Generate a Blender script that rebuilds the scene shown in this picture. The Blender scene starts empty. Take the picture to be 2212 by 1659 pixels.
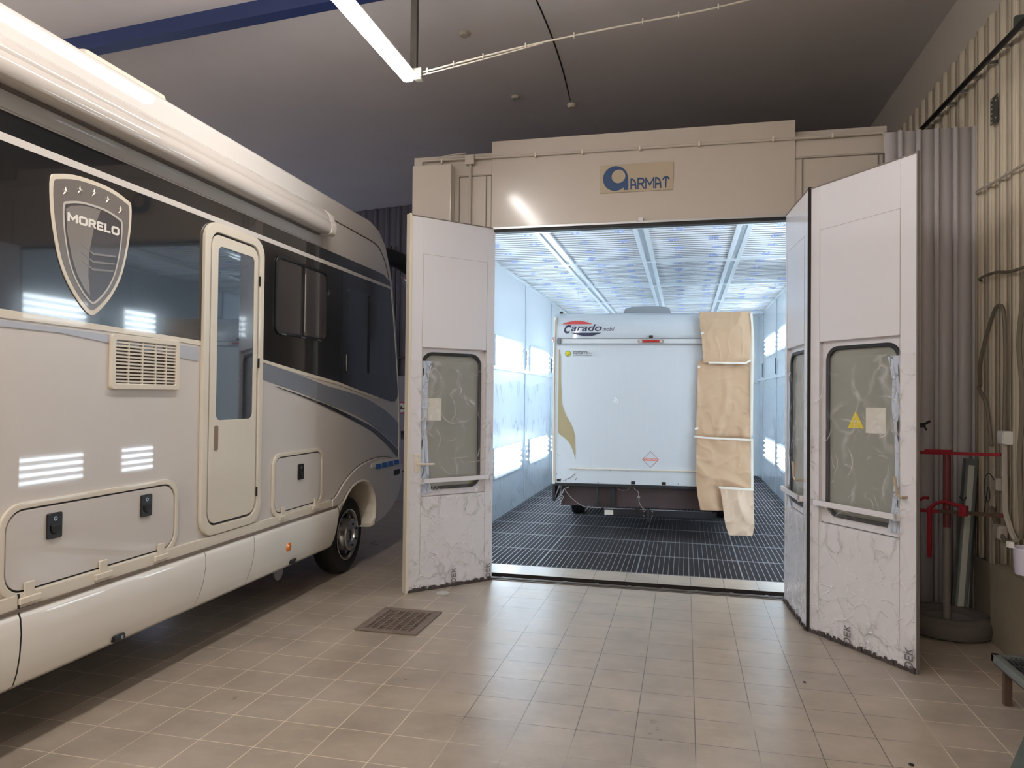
import bpy, bmesh, math, random
from mathutils import Vector, Matrix, noise
random.seed(7)
PI = math.pi
SC = bpy.context.scene
COL = SC.collection

# ------------------------------------------------------------------ camera
YAW, PITCH, ROLL, FPX = .23312, .01605, .010656, 1575.0
cy, sy, cp, sp = math.cos(YAW), math.sin(YAW), math.cos(PITCH), math.sin(PITCH)
fw = Vector((-sy * cp, cy * cp, sp)); r0 = Vector((cy, sy, 0)); u0 = r0.cross(fw)
cr, sr = math.cos(ROLL), math.sin(ROLL)
rt = cr * r0 + sr * u0; up = -sr * r0 + cr * u0
cam_d = bpy.data.cameras.new('camera'); cam = bpy.data.objects.new('camera', cam_d); COL.objects.link(cam)
M = Matrix((rt, up, -fw)).transposed().to_4x4(); M.translation = Vector((0, 0, 1.73)); cam.matrix_world = M
cam_d.sensor_width = 36; cam_d.lens = FPX / 2212 * 36; cam_d.clip_start = .05; cam_d.clip_end = 100
SC.camera = cam

# ------------------------------------------------------------------ world, exposure
w = bpy.data.worlds.new('world'); SC.world = w; w.use_nodes = True
w.node_tree.nodes['Background'].inputs[0].default_value = (.5, .6, .8, 1)
w.node_tree.nodes['Background'].inputs[1].default_value = .3
SC.view_settings.view_transform = 'Standard'; SC.view_settings.look = 'None'
SC.view_settings.exposure = 0.0; SC.view_settings.gamma = 1
SC.view_settings.use_curve_mapping = False
SC.cycles.use_denoising = True
SC.cycles.max_bounces = 9; SC.cycles.diffuse_bounces = 6; SC.cycles.glossy_bounces = 4
SC.cycles.transparent_max_bounces = 12; SC.cycles.sample_clamp_indirect = 6
LAMP = 56.0        # strength of the hall's strip lights
BOOTH = 14.5        # strength of the booth's wall lamps
ADDED_PANE = 1.6          # glow of the added unseen window in the left wall

# ------------------------------------------------------------------ materials
def lin(c):
    return tuple((x / 12.92 if x <= .04045 else ((x + .055) / 1.055) ** 2.4) for x in c)
def rgb(r, g, b): return (*lin((r / 255, g / 255, b / 255)), 1)
MATS = {}
def mat(name, col, rough=.5, metal=0, coat=0, bump=0, bscale=30, var=0, vscale=4, stretch=(1, 1, 1), emit=0, trans=0, alpha=1, spec=.5, coat_rough=.03):
    if name in MATS: return MATS[name]
    m = bpy.data.materials.new(name); m.use_nodes = True; nt = m.node_tree; b = nt.nodes['Principled BSDF']
    b.inputs['Base Color'].default_value = col; b.inputs['Roughness'].default_value = rough
    b.inputs['Metallic'].default_value = metal; b.inputs['Coat Weight'].default_value = coat
    b.inputs['Coat Roughness'].default_value = coat_rough
    b.inputs['Specular IOR Level'].default_value = spec
    b.inputs['Alpha'].default_value = alpha; b.inputs['Transmission Weight'].default_value = trans
    if emit:
        b.inputs['Emission Color'].default_value = col; b.inputs['Emission Strength'].default_value = emit
    tc = nt.nodes.new('ShaderNodeTexCoord'); mp = nt.nodes.new('ShaderNodeMapping'); mp.inputs['Scale'].default_value = stretch
    nt.links.new(tc.outputs['Object'], mp.inputs[0])
    if var:
        n = nt.nodes.new('ShaderNodeTexNoise'); n.inputs['Scale'].default_value = vscale; n.inputs['Detail'].default_value = 6
        nt.links.new(mp.outputs[0], n.inputs[0])
        mx = nt.nodes.new('ShaderNodeMix'); mx.data_type = 'RGBA'
        mx.inputs[6].default_value = tuple(c * (1 - var) for c in col[:3]) + (1,)
        mx.inputs[7].default_value = tuple(min(1, c * (1 + var)) for c in col[:3]) + (1,)
        nt.links.new(n.outputs[0], mx.inputs[0]); nt.links.new(mx.outputs[2], b.inputs['Base Color'])
    if bump:
        n2 = nt.nodes.new('ShaderNodeTexNoise'); n2.inputs['Scale'].default_value = bscale; n2.inputs['Detail'].default_value = 4
        nt.links.new(mp.outputs[0], n2.inputs[0])
        bp = nt.nodes.new('ShaderNodeBump'); bp.inputs['Strength'].default_value = bump; bp.inputs['Distance'].default_value = .01
        nt.links.new(n2.outputs[0], bp.inputs['Height']); nt.links.new(bp.outputs[0], b.inputs['Normal'])
    MATS[name] = m; return m

cream = mat('cream_paint', rgb(209, 204, 199), .5, spec=.25, coat=1, bump=.006, bscale=9, coat_rough=.02)
cream2 = mat('cream_plastic', rgb(218, 210, 194), .35, coat=.4)
skirt_m = mat('skirt_paint', rgb(232, 228, 220), .3, coat=.8, bump=.01, bscale=5)
black_g = mat('gloss_black_band', rgb(26, 27, 30), .12, coat=1, bump=.006, bscale=5)
glass_d = mat('dark_window_glass', rgb(14, 16, 22), .04, coat=1, spec=.8)
rubber = mat('rubber', rgb(26, 26, 27), .6)
black_p = mat('black_plastic', rgb(24, 24, 25), .4)
grey_s = mat('grey_stripe', rgb(128, 134, 145), .3, coat=.8)
grey_l = mat('light_grey_stripe', rgb(175, 178, 188), .3, coat=.8)
chrome = mat('steel_rim', rgb(190, 190, 190), .22, metal=1, var=.15, vscale=8)
tyre_m = mat('tyre_rubber', rgb(34, 34, 35), .75, bump=.3, bscale=60)
silver = mat('silver_metal', rgb(170, 172, 176), .3, metal=1)
alu = mat('aluminium', rgb(180, 183, 186), .35, metal=.8)
panel_w = mat('booth_panel_paint', rgb(186, 178, 168), .3, coat=.6, bump=.006, bscale=4, coat_rough=.13)
leaf_w = mat('door_leaf_paint', rgb(221, 219, 223), .3, coat=.4, bump=.01, bscale=5)
booth_in = mat('booth_inner_paint', rgb(226, 232, 236), .25, coat=.5, bump=.03, bscale=5)
white_p = mat('white_plastic', rgb(225, 225, 222), .4)
amber = mat('amber_lens', rgb(225, 120, 20), .25, coat=1)
blue_t = mat('blue_tape', rgb(60, 110, 190), .6)
tape_w = mat('masking_tape', rgb(232, 226, 214), .6)
kraft = mat('kraft_paper', rgb(196, 164, 132), .55, bump=.25, bscale=7, var=.06, vscale=3)
red_l = mat('red_lens', rgb(170, 20, 36), .2, coat=1)
gold = mat('gold_decal', rgb(168, 152, 116), .4)
navy = mat('navy_decal', rgb(44, 48, 76), .4)
redd = mat('red_decal', rgb(205, 72, 70), .4)
lgt_blue = mat('booth_paint_sign_blue', rgb(24, 66, 112), .45)
dirt_w = mat('carado_white', rgb(206, 212, 217), .3, coat=.5, bump=.02, bscale=4, var=.03, vscale=6, stretch=(6, 6, .5))
under_m = mat('underbody_brown', rgb(74, 60, 60), .7, var=.3, vscale=3)
dark_met = mat('dark_metal', rgb(44, 45, 48), .5, metal=.3)
steelg = mat('galvanised_grating', rgb(150, 152, 158), .5, metal=.5, var=.2, vscale=2)
steeld = mat('grating_cross_rods', rgb(70, 70, 74), .6, metal=.3)
conc = mat('concrete', rgb(142, 132, 112), .85, bump=.3, bscale=18, var=.22, vscale=3)
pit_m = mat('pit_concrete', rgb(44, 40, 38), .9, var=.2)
ceil_m = mat('ceiling_paint', rgb(208, 204, 206), .8, bump=.12, bscale=2.5, var=.08, vscale=1.2)
corr_m = mat('cream_corrugated_steel', rgb(216, 205, 184), .55, bump=.05, bscale=12, var=.1, vscale=2)
part_m = mat('grey_corrugated_steel', rgb(198, 194, 196), .45, var=.06, vscale=2, bump=.03)
backw = mat('lilac_grey_wall', rgb(120, 120, 132), .7, var=.06)
wood = mat('timber', rgb(142, 100, 58), .7, var=.2, vscale=6, stretch=(3, 3, .4))
red_p = mat('red_paint', rgb(150, 28, 44), .45, var=.25, vscale=14)
blue_b = mat('blue_beam_paint', rgb(30, 46, 92), .5, var=.1, vscale=3, bump=.05)
pvc = mat('grey_conduit', rgb(178, 170, 158), .5)
pvc_d = mat('dark_grey_hose', rgb(120, 112, 98), .6)
rust = mat('rusty_cast_iron', rgb(118, 104, 94), .7, var=.35, vscale=12, bump=.4, bscale=40)
green = mat('dark_green_paint', rgb(64, 74, 70), .5, var=.25, vscale=16, bump=.1)
galv = mat('galvanised_sheet', rgb(116, 120, 116), .5, metal=.4, var=.15)
bronze = mat('brown_leg', rgb(82, 62, 50), .6, var=.2)
lamp_m = mat('lamp_diffuser', (1, .942, .892, 1), .4, emit=LAMP)
tube_m = mat('booth_tube', (.80, .91, 1, 1), .4, emit=BOOTH)
added_pane_m = mat('added_glow_pane', (.62, .72, 1, 1), .4, emit=ADDED_PANE)  # bluish glow for the added unseen window
foil = mat('crumpled_foil', rgb(200, 205, 208), .25, metal=.9, bump=.8, bscale=30)
paper_w = mat('paper_notice', rgb(212, 208, 196), .7)
yellow = mat('yellow_sign', rgb(222, 200, 20), .5)

def film_mat(name, col, base_alpha, crease_scale, stretch=(1, 1, 1), bump=1.0):
    """clear masking film: mostly see-through, creases painted whiter and more opaque as if lit"""
    m = bpy.data.materials.new(name); m.use_nodes = True; nt = m.node_tree; b = nt.nodes['Principled BSDF']
    tc = nt.nodes.new('ShaderNodeTexCoord'); mp = nt.nodes.new('ShaderNodeMapping'); mp.inputs['Scale'].default_value = stretch
    nt.links.new(tc.outputs['Object'], mp.inputs[0])
    ns = nt.nodes.new('ShaderNodeTexNoise'); ns.inputs['Scale'].default_value = 2.2; ns.inputs['Detail'].default_value = 3
    nt.links.new(mp.outputs[0], ns.inputs[0])
    ad = nt.nodes.new('ShaderNodeVectorMath'); ad.operation = 'MULTIPLY_ADD'; ad.inputs[1].default_value = (.45, .45, .45)
    nt.links.new(ns.outputs['Color'], ad.inputs[0]); nt.links.new(mp.outputs[0], ad.inputs[2])
    vo = nt.nodes.new('ShaderNodeTexVoronoi'); vo.feature = 'DISTANCE_TO_EDGE'; vo.inputs['Scale'].default_value = crease_scale
    nt.links.new(ad.outputs[0], vo.inputs['Vector'])
    mr = nt.nodes.new('ShaderNodeMapRange'); mr.inputs[1].default_value = 0; mr.inputs[2].default_value = .07
    mr.inputs[3].default_value = 1; mr.inputs[4].default_value = 0; nt.links.new(vo.outputs['Distance'], mr.inputs[0])
    msk = nt.nodes.new('ShaderNodeTexNoise'); msk.inputs['Scale'].default_value = 3.5; nt.links.new(tc.outputs['Object'], msk.inputs[0])
    mr2 = nt.nodes.new('ShaderNodeMapRange'); mr2.inputs[1].default_value = .46; mr2.inputs[2].default_value = .64
    nt.links.new(msk.outputs[0], mr2.inputs[0])
    mu = nt.nodes.new('ShaderNodeMath'); mu.operation = 'MULTIPLY'; nt.links.new(mr.outputs[0], mu.inputs[0]); nt.links.new(mr2.outputs[0], mu.inputs[1])
    mu2 = nt.nodes.new('ShaderNodeMath'); mu2.operation = 'MULTIPLY_ADD'; mu2.inputs[1].default_value = .4; mu2.inputs[2].default_value = base_alpha
    nt.links.new(mu.outputs[0], mu2.inputs[0]); nt.links.new(mu2.outputs[0], b.inputs['Alpha'])
    at = nt.nodes.new('ShaderNodeAttribute'); at.attribute_name = 'crease'
    mu3 = nt.nodes.new('ShaderNodeMath'); mu3.operation = 'MULTIPLY_ADD'; mu3.inputs[1].default_value = .55; mu3.use_clamp = True
    nt.links.new(at.outputs['Fac'], mu3.inputs[0]); nt.links.new(mu2.outputs[0], mu3.inputs[2]); nt.links.new(mu3.outputs[0], b.inputs['Alpha'])  # crease mask paints white glints by raising the opacity
    bp = nt.nodes.new('ShaderNodeBump'); bp.inputs['Strength'].default_value = bump; bp.inputs['Distance'].default_value = .02
    nt.links.new(mu.outputs[0], bp.inputs['Height']); nt.links.new(bp.outputs[0], b.inputs['Normal'])
    b.inputs['Base Color'].default_value = col; b.inputs['Roughness'].default_value = .22
    return m
film = film_mat('masking_film', rgb(232, 230, 230), .05, 4.2, (1, 1, .75))
film_b = film_mat('booth_wall_film', rgb(170, 185, 205), .12, 3.2, (1, 1, .5))
film_w = film_mat('bunched_film', rgb(205, 216, 234), .82, 14, (1, 1, .4))  # blue-white also stands for booth light shining through the folds

def dusty_glass():
    m = bpy.data.materials.new('dusty_glass'); m.use_nodes = True; nt = m.node_tree; b = nt.nodes['Principled BSDF']
    b.inputs['Base Color'].default_value = rgb(168, 170, 162); b.inputs['Roughness'].default_value = .12
    b.inputs['Alpha'].default_value = .62; b.inputs['Coat Weight'].default_value = .5
    return m
glass_l = dusty_glass()

def tiles_mat():
    m = bpy.data.materials.new('ceramic_floor_tiles'); m.use_nodes = True; nt = m.node_tree; N = nt.nodes; L = nt.links
    b = N['Principled BSDF']; tc = N.new('ShaderNodeTexCoord'); mp = N.new('ShaderNodeMapping')
    mp.inputs['Location'].default_value = (1.4388 + .0022 + 30 * .3006, -7.003 + .2919 * 40 + .002, 0); L.new(tc.outputs['Object'], mp.inputs[0])
    br = N.new('ShaderNodeTexBrick'); br.offset = 0; br.squash = 1; br.inputs['Scale'].default_value = 1
    br.inputs['Brick Width'].default_value = .3006; br.inputs['Row Height'].default_value = .2919
    br.inputs['Mortar Size'].default_value = .0029; br.inputs['Mortar Smooth'].default_value = .2
    br.inputs['Color1'].default_value = rgb(171, 158, 142); br.inputs['Color2'].default_value = rgb(165, 153, 140)
    br.inputs['Mortar'].default_value = (1, 1, 1, 1)
    L.new(mp.outputs[0], br.inputs[0])
    # grout: pale dust in most joints, dark near the booth
    gn = N.new('ShaderNodeTexNoise'); gn.inputs['Scale'].default_value = .7; gn.inputs['Detail'].default_value = 3; L.new(tc.outputs['Object'], gn.inputs[0])
    sx = N.new('ShaderNodeSeparateXYZ'); L.new(tc.outputs['Object'], sx.inputs[0])
    def mrn(src, a, b_):
        q = N.new('ShaderNodeMapRange'); q.inputs[1].default_value = a; q.inputs[2].default_value = b_; L.new(src, q.inputs[0]); return q.outputs[0]
    def mx_(a, b_):
        q = N.new('ShaderNodeMath'); q.operation = 'MAXIMUM'; L.new(a, q.inputs[0]); L.new(b_, q.inputs[1]); return q.outputs[0]
    pale = mx_(mx_(mrn(sx.outputs[0], -1.1, -1.9), mrn(sx.outputs[0], .75, 1.4)), mrn(sx.outputs[1], 3.9, 2.9))
    ga = N.new('ShaderNodeMath'); ga.operation = 'MULTIPLY_ADD'; ga.inputs[1].default_value = .30; L.new(pale, ga.inputs[0]); L.new(gn.outputs[0], ga.inputs[2])
    gr = N.new('ShaderNodeValToRGB'); gr.color_ramp.elements[0].position = .56; gr.color_ramp.elements[1].position = .72
    gr.color_ramp.elements[0].color = rgb(92, 84, 76); gr.color_ramp.elements[1].color = rgb(220, 206, 184); L.new(ga.outputs[0], gr.inputs[0])
    # dirt on the tiles
    dn = N.new('ShaderNodeTexNoise'); dn.inputs['Scale'].default_value = 2.2; dn.inputs['Detail'].default_value = 9; dn.inputs['Roughness'].default_value = .65; L.new(tc.outputs['Object'], dn.inputs[0])
    dr = N.new('ShaderNodeValToRGB'); dr.color_ramp.elements[0].position = .36; dr.color_ramp.elements[1].position = .68
    dr.color_ramp.elements[0].color = (.80, .79, .78, 1); dr.color_ramp.elements[1].color = (1.1, 1.1, 1.1, 1); L.new(dn.outputs[0], dr.inputs[0])
    mu = N.new('ShaderNodeMix'); mu.data_type = 'RGBA'; mu.blend_type = 'MULTIPLY'; mu.inputs[0].default_value = 1
    L.new(br.outputs[0], mu.inputs[6]); L.new(dr.outputs[0], mu.inputs[7])
    # pale scuffs
    sm = N.new('ShaderNodeMapping'); sm.inputs['Scale'].default_value = (2.5, 7, 1); L.new(tc.outputs['Object'], sm.inputs[0])
    sn = N.new('ShaderNodeTexNoise'); sn.inputs['Scale'].default_value = 1.6; sn.inputs['Detail'].default_value = 10; sn.inputs['Roughness'].default_value = .7; L.new(sm.outputs[0], sn.inputs[0])
    sr_ = N.new('ShaderNodeMapRange'); sr_.inputs[1].default_value = .56; sr_.inputs[2].default_value = .72; sr_.inputs[4].default_value = .45; L.new(sn.outputs[0], sr_.inputs[0])
    m2 = N.new('ShaderNodeMix'); m2.data_type = 'RGBA'; m2.inputs[7].default_value = rgb(190, 180, 164)
    L.new(sr_.outputs[0], m2.inputs[0]); L.new(mu.outputs[2], m2.inputs[6])
    m3 = N.new('ShaderNodeMix'); m3.data_type = 'RGBA'; L.new(br.outputs[1], m3.inputs[0]); L.new(m2.outputs[2], m3.inputs[6]); L.new(gr.outputs[0], m3.inputs[7])
    L.new(m3.outputs[2], b.inputs['Base Color'])
    rr_ = N.new('ShaderNodeMapRange'); rr_.inputs[1].default_value = .3; rr_.inputs[2].default_value = .7; rr_.inputs[3].default_value = .27; rr_.inputs[4].default_value = .36
    L.new(dn.outputs[0], rr_.inputs[0]); L.new(rr_.outputs[0], b.inputs['Roughness'])
    iv = N.new('ShaderNodeMath'); iv.operation = 'SUBTRACT'; iv.inputs[0].default_value = 1; L.new(br.outputs[1], iv.inputs[1])
    bp = N.new('ShaderNodeBump'); bp.inputs['Strength'].default_value = .4; bp.inputs['Distance'].default_value = .003
    L.new(iv.outputs[0], bp.inputs['Height'])
    bp2 = N.new('ShaderNodeBump'); bp2.inputs['Strength'].default_value = .08; bp2.inputs['Distance'].default_value = .01
    L.new(dn.outputs[0], bp2.inputs['Height']); L.new(bp.outputs[0], bp2.inputs['Normal']); L.new(bp2.outputs[0], b.inputs['Normal'])
    return m
tiles = tiles_mat()

def mat_filter():
    m = bpy.data.materials.new('ceiling_filter_fleece'); m.use_nodes = True; nt = m.node_tree; N = nt.nodes; L = nt.links; b = N['Principled BSDF']
    b.inputs['Roughness'].default_value = .9
    tc = N.new('ShaderNodeTexCoord'); n = N.new('ShaderNodeTexNoise'); mp = N.new('ShaderNodeMapping'); mp.inputs['Scale'].default_value = (.5, 3, 1)
    n.inputs['Scale'].default_value = 1.5; n.inputs['Detail'].default_value = 5; L.new(tc.outputs['Object'], mp.inputs[0]); L.new(mp.outputs[0], n.inputs[0])
    r = N.new('ShaderNodeValToRGB'); r.color_ramp.elements[0].position = .3; r.color_ramp.elements[0].color = rgb(214, 216, 218)
    r.color_ramp.elements[1].position = .5; r.color_ramp.elements[1].color = rgb(240, 243, 246); L.new(n.outputs[0], r.inputs[0]); L.new(r.outputs[0], b.inputs['Base Color'])
    return m
fleece = mat_filter()

# ------------------------------------------------------------------ mesh builder
class MB:
    def __init__(s, fn=None): s.v = []; s.f = []; s.fn = fn or (lambda x, y, z: (x, y, z))
    def _add(s, vs, fs):
        o = len(s.v); s.v += [s.fn(*p) for p in vs]; s.f += [tuple(i + o for i in f) for f in fs]; return s
    def box(s, x0, x1, y0, y1, z0, z1):
        vs = [(x, y, z) for x in (x0, x1) for y in (y0, y1) for z in (z0, z1)]
        return s._add(vs, [(0, 1, 3, 2), (4, 6, 7, 5), (0, 4, 5, 1), (2, 3, 7, 6), (0, 2, 6, 4), (1, 5, 7, 3)])
    def prism(s, pts, w0, w1, taper=None):
        """pts in (u,v), thickness along w; local point = (u, v, w)"""
        n = len(pts); t = taper or pts
        vs = [(p[0], p[1], w0) for p in pts] + [(p[0], p[1], w1) for p in t]
        return s._add(vs, [tuple(range(n)), tuple(range(2 * n - 1, n - 1, -1))] + [(i, (i + 1) % n, (i + 1) % n + n, i + n) for i in range(n)])
    def ring(s, outer, inner, w0, w1):
        n = len(outer)
        vs = [(p[0], p[1], w0) for p in outer] + [(p[0], p[1], w0) for p in inner] + [(p[0], p[1], w1) for p in outer] + [(p[0], p[1], w1) for p in inner]
        f = []
        for i in range(n):
            j = (i + 1) % n
            f += [(i, j, n + j, n + i), (2 * n + i, 3 * n + i, 3 * n + j, 2 * n + j), (i, 2 * n + i, 2 * n + j, j), (n + i, n + j, 3 * n + j, 3 * n + i)]
        return s._add(vs, f)
    def tube(s, path, r, seg=8, caps=True):
        P = [Vector(p) for p in path]; rs = r if isinstance(r, (list, tuple)) else [r] * len(P)
        vs = []; prev = None
        for i, p in enumerate(P):
            t = (P[min(i + 1, len(P) - 1)] - P[max(i - 1, 0)]).normalized()
            if prev is None:
                a = Vector((0, 0, 1)) if abs(t.z) < .9 else Vector((1, 0, 0)); n = t.cross(a).normalized()
            else: n = (prev - t * prev.dot(t)).normalized()
            prev = n; b = t.cross(n)
            for k in range(seg):
                a = 2 * PI * (k + .5) / seg; vs.append(tuple(p + (n * math.cos(a) + b * math.sin(a)) * rs[i]))
        m = len(P); f = [(i * seg + k, i * seg + (k + 1) % seg, (i + 1) * seg + (k + 1) % seg, (i + 1) * seg + k) for i in range(m - 1) for k in range(seg)]
        if caps: f += [tuple(range(seg))[::-1], tuple(range((m - 1) * seg, m * seg))]
        return s._add(vs, f)
    def lathe(s, prof, c, axis='z', seg=32, ang=2 * PI):
        """prof list of (radius, height) about axis through c"""
        vs = []; n = len(prof)
        for k in range(seg):
            a = ang * k / seg
            for r, h in prof:
                x, y = r * math.cos(a), r * math.sin(a)
                vs.append({'z': (c[0] + x, c[1] + y, c[2] + h), 'y': (c[0] + x, c[1] + h, c[2] + y), 'x': (c[0] + h, c[1] + x, c[2] + y)}[axis])
        f = [(k * n + i, ((k + 1) % seg) * n + i, ((k + 1) % seg) * n + i + 1, k * n + i + 1) for k in range(seg) for i in range(n - 1)]
        return s._add(vs, f)
    def grid(s, nu, nv, fn):
        vs = [fn(i / nu, j / nv) for j in range(nv + 1) for i in range(nu + 1)]
        return s._add(vs, [(j * (nu + 1) + i, j * (nu + 1) + i + 1, (j + 1) * (nu + 1) + i + 1, (j + 1) * (nu + 1) + i) for j in range(nv) for i in range(nu)])
    def build(s, name, m, parent=None, bevel=0, seg=2, smooth=35, loc=None, solid=0):
        me = bpy.data.meshes.new(name); me.from_pydata(s.v, [], s.f)
        bm = bmesh.new(); bm.from_mesh(me); bmesh.ops.recalc_face_normals(bm, faces=bm.faces)
        if bevel:
            es = [e for e in bm.edges if len(e.link_faces) == 2 and e.calc_face_angle(0) > math.radians(40)]
            bmesh.ops.bevel(bm, geom=es, offset=bevel, segments=seg, profile=.5, affect='EDGES', clamp_overlap=True)
        bm.to_mesh(me); bm.free(); me.materials.append(m)
        me.shade_smooth(); me.set_sharp_from_angle(angle=math.radians(smooth))
        o = bpy.data.objects.new(name, me); COL.objects.link(o)
        if parent: o.parent = parent
        if loc: o.location = loc
        if solid:
            md = o.modifiers.new('thick', 'SOLIDIFY'); md.thickness = solid; md.offset = 0
        if bevel or solid: o.modifiers.new('weighted', 'WEIGHTED_NORMAL').keep_sharp = True
        return o

def rr(x0, x1, z0, z1, r, n=6):
    p = []
    for cx, cz, a0 in ((x1 - r, z1 - r, 0), (x0 + r, z1 - r, 90), (x0 + r, z0 + r, 180), (x1 - r, z0 + r, 270)):
        for k in range(n + 1):
            a = math.radians(a0 + 90 * k / n); p.append((cx + r * math.cos(a), cz + r * math.sin(a)))
    return p
def circ(cx, cz, r, n=24): return [(cx + r * math.cos(2 * PI * k / n), cz + r * math.sin(2 * PI * k / n)) for k in range(n)]
def smooth_path(P, n=6, closed=False):
    P = [Vector(p) for p in P]; out = []; m = len(P)
    rng = range(m) if closed else range(m - 1)
    for i in rng:
        g = (lambda k: P[k % m]) if closed else (lambda k: P[max(0, min(m - 1, k))])
        a, b, c, d = g(i - 1), g(i), g(i + 1), g(i + 2)
        for k in range(n):
            t = k / n; out.append(tuple(.5 * ((2 * b) + (c - a) * t + (2 * a - 5 * b + 4 * c - d) * t * t + (3 * b - a - 3 * c + d) * t ** 3)))
    if not closed: out.append(tuple(P[-1]))
    return out

def empty(name, loc=(0, 0, 0), rz=0, label=None, cat=None, group=None, parent=None):
    o = bpy.data.objects.new(name, None); COL.objects.link(o); o.location = loc; o.rotation_euler = (0, 0, rz); o.empty_display_size = .1
    if parent: o.parent = parent
    return tag(o, label, cat, group)
def tag(o, label=None, cat=None, group=None, kind=None):
    if label: o['label'] = label
    if cat: o['category'] = cat
    if group: o['group'] = group
    if kind: o['kind'] = kind
    return o
def struct(o): o['kind'] = 'structure'; return o

def text(s, name, m, parent, org, xd, yd, h, width=None, bold=0, shear=0, depth=.0006, spacing=1):
    """lettering as a thin mesh: org = lower left corner, xd reading direction, yd up; h = cap height"""
    cu = bpy.data.curves.new(name, 'FONT'); cu.body = s; cu.size = 1; cu.offset = bold; cu.shear = shear; cu.extrude = .001; cu.space_character = spacing
    o = bpy.data.objects.new(name, cu); COL.objects.link(o); dg = bpy.context.evaluated_depsgraph_get()
    me = bpy.data.meshes.new_from_object(o.evaluated_get(dg)); bpy.data.objects.remove(o); bpy.data.curves.remove(cu)
    xs = [v.co.x for v in me.vertices]; ys = [v.co.y for v in me.vertices]
    capH = max(ys); x0 = min(xs); wd = max(xs) - x0; k = h / capH; kx = (width / wd) if width else k
    xd = Vector(xd).normalized(); yd = Vector(yd).normalized(); nd = xd.cross(yd); org = Vector(org)
    for v in me.vertices:
        c = v.co; v.co = org + xd * ((c.x - x0) * kx) + yd * (c.y * k) + nd * (depth if c.z > 0 else 0)
    me.name = name; me.materials.append(m); ob = bpy.data.objects.new(name, me); COL.objects.link(ob); ob.parent = parent
    return ob

# stroke lettering: unit box 1 high, centre lines of the strokes
def arc_(cx, cy, rx, ry, a0, a1, n=8): return [(cx + rx * math.cos(math.radians(a0 + (a1 - a0) * k / n)), cy + ry * math.sin(math.radians(a0 + (a1 - a0) * k / n))) for k in range(n + 1)]
GL = {'M': (.95, [[(0, 0), (0, 1), (.475, .32), (.95, 1), (.95, 0)]]), 'R': (.70, [[(0, 0), (0, 1), (.42, 1)] + arc_(.42, .74, .26, .26, 90, -90) + [(0, .48)], [(.36, .48), (.70, 0)]]),
      'O': (.80, [arc_(.25, .75, .25, .25, 180, 90, 4) + arc_(.55, .75, .25, .25, 90, 0, 4) + arc_(.55, .25, .25, .25, 0, -90, 4) + arc_(.25, .25, .25, .25, -90, -180, 4) + [(0, .75)]]),
      'E': (.60, [[(.60, 1), (0, 1), (0, 0), (.60, 0)], [(0, .5), (.52, .5)]]), 'L': (.56, [[(0, 1), (0, 0), (.56, 0)]]),
      'A': (.62, [[(0, 0), (0, .97)] + arc_(0, .35, .56, .62, 84, 0) + [(.60, 0)], [(0, .38), (.54, .38)]]), 'T': (.74, [arc_(.37, .70, .37, .30, 160, 20), [(.37, 1), (.33, 0)]]),
      'D': (.66, [[(0, 0), (0, 1), (.30, 1)] + arc_(.30, .5, .36, .5, 90, -90) + [(0, 0)]]), 'K': (.62, [[(0, 0), (0, 1)], [(.60, 1), (0, .48)], [(.18, .62), (.62, 0)]])}
def block(s, name, m, parent, org, xd, yd, h, width, wt=.17, gap=.34, depth=.0012):
    """lettering built of strokes with square section"""
    xd = Vector(xd).normalized(); yd = Vector(yd).normalized(); nd = xd.cross(yd); org = Vector(org)
    tot = sum(GL[c][0] for c in s) + gap * (len(s) - 1) + wt; kx = width / tot; x = wt / 2; f = MB(); cnt = 0
    for c in s:
        for pl_ in GL[c][1]:
            for (a, b), (p, q) in zip(pl_[:-1], pl_[1:]):
                b, q = wt / 2 + b * (1 - wt), wt / 2 + q * (1 - wt); l = math.hypot(p - a, q - b)
                if l < 1e-6: continue
                dx, dy = (p - a) / l, (q - b) / l; e = wt * .42; nx, ny = -dy * wt / 2, dx * wt / 2; P = []; cnt += 1; dd = depth + cnt * 4e-6
                for X, Y in ((a - dx * e + nx, b - dy * e + ny), (p + dx * e + nx, q + dy * e + ny), (p + dx * e - nx, q + dy * e - ny), (a - dx * e - nx, b - dy * e - ny)): P.append(org + xd * ((x + X) * kx) + yd * (min(1, max(0, Y)) * h))
                f._add([tuple(v) for v in P] + [tuple(v + nd * dd) for v in P], [(0, 1, 2, 3), (7, 6, 5, 4), (0, 4, 5, 1), (1, 5, 6, 2), (2, 6, 7, 3), (3, 7, 4, 0)])
        x += GL[c][0] + gap
    return f.build(name, m, parent, smooth=10)

# ================================================================== SETTING
ZC = lambda x: 4.83 + .066 * (x + 5.5)        # sloping ceiling
XR, XL, YB, YF, YE = 2.27, -8.0, 11.4, -12.0, 17.7
f = MB()
f.box(XL, XR + .3, YF, 6.655, -.2, 0); f.box(XL, -2.62, 6.655, YE, -.2, 0); f.box(1.66, XR + .3, 6.655, YE, -.2, 0)
f.box(-2.62, 1.66, 6.93, 7.29, -.2, 0)
struct(f.build('floor', tiles))
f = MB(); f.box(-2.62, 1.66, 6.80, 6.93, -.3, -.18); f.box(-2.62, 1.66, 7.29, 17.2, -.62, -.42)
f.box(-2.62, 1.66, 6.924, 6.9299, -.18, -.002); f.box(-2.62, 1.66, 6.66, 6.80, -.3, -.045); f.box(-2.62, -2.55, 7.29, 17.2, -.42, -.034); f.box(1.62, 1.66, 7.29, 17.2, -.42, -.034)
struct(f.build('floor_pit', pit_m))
f = MB(lambda u, v, w_: (u, w_, v))
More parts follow.
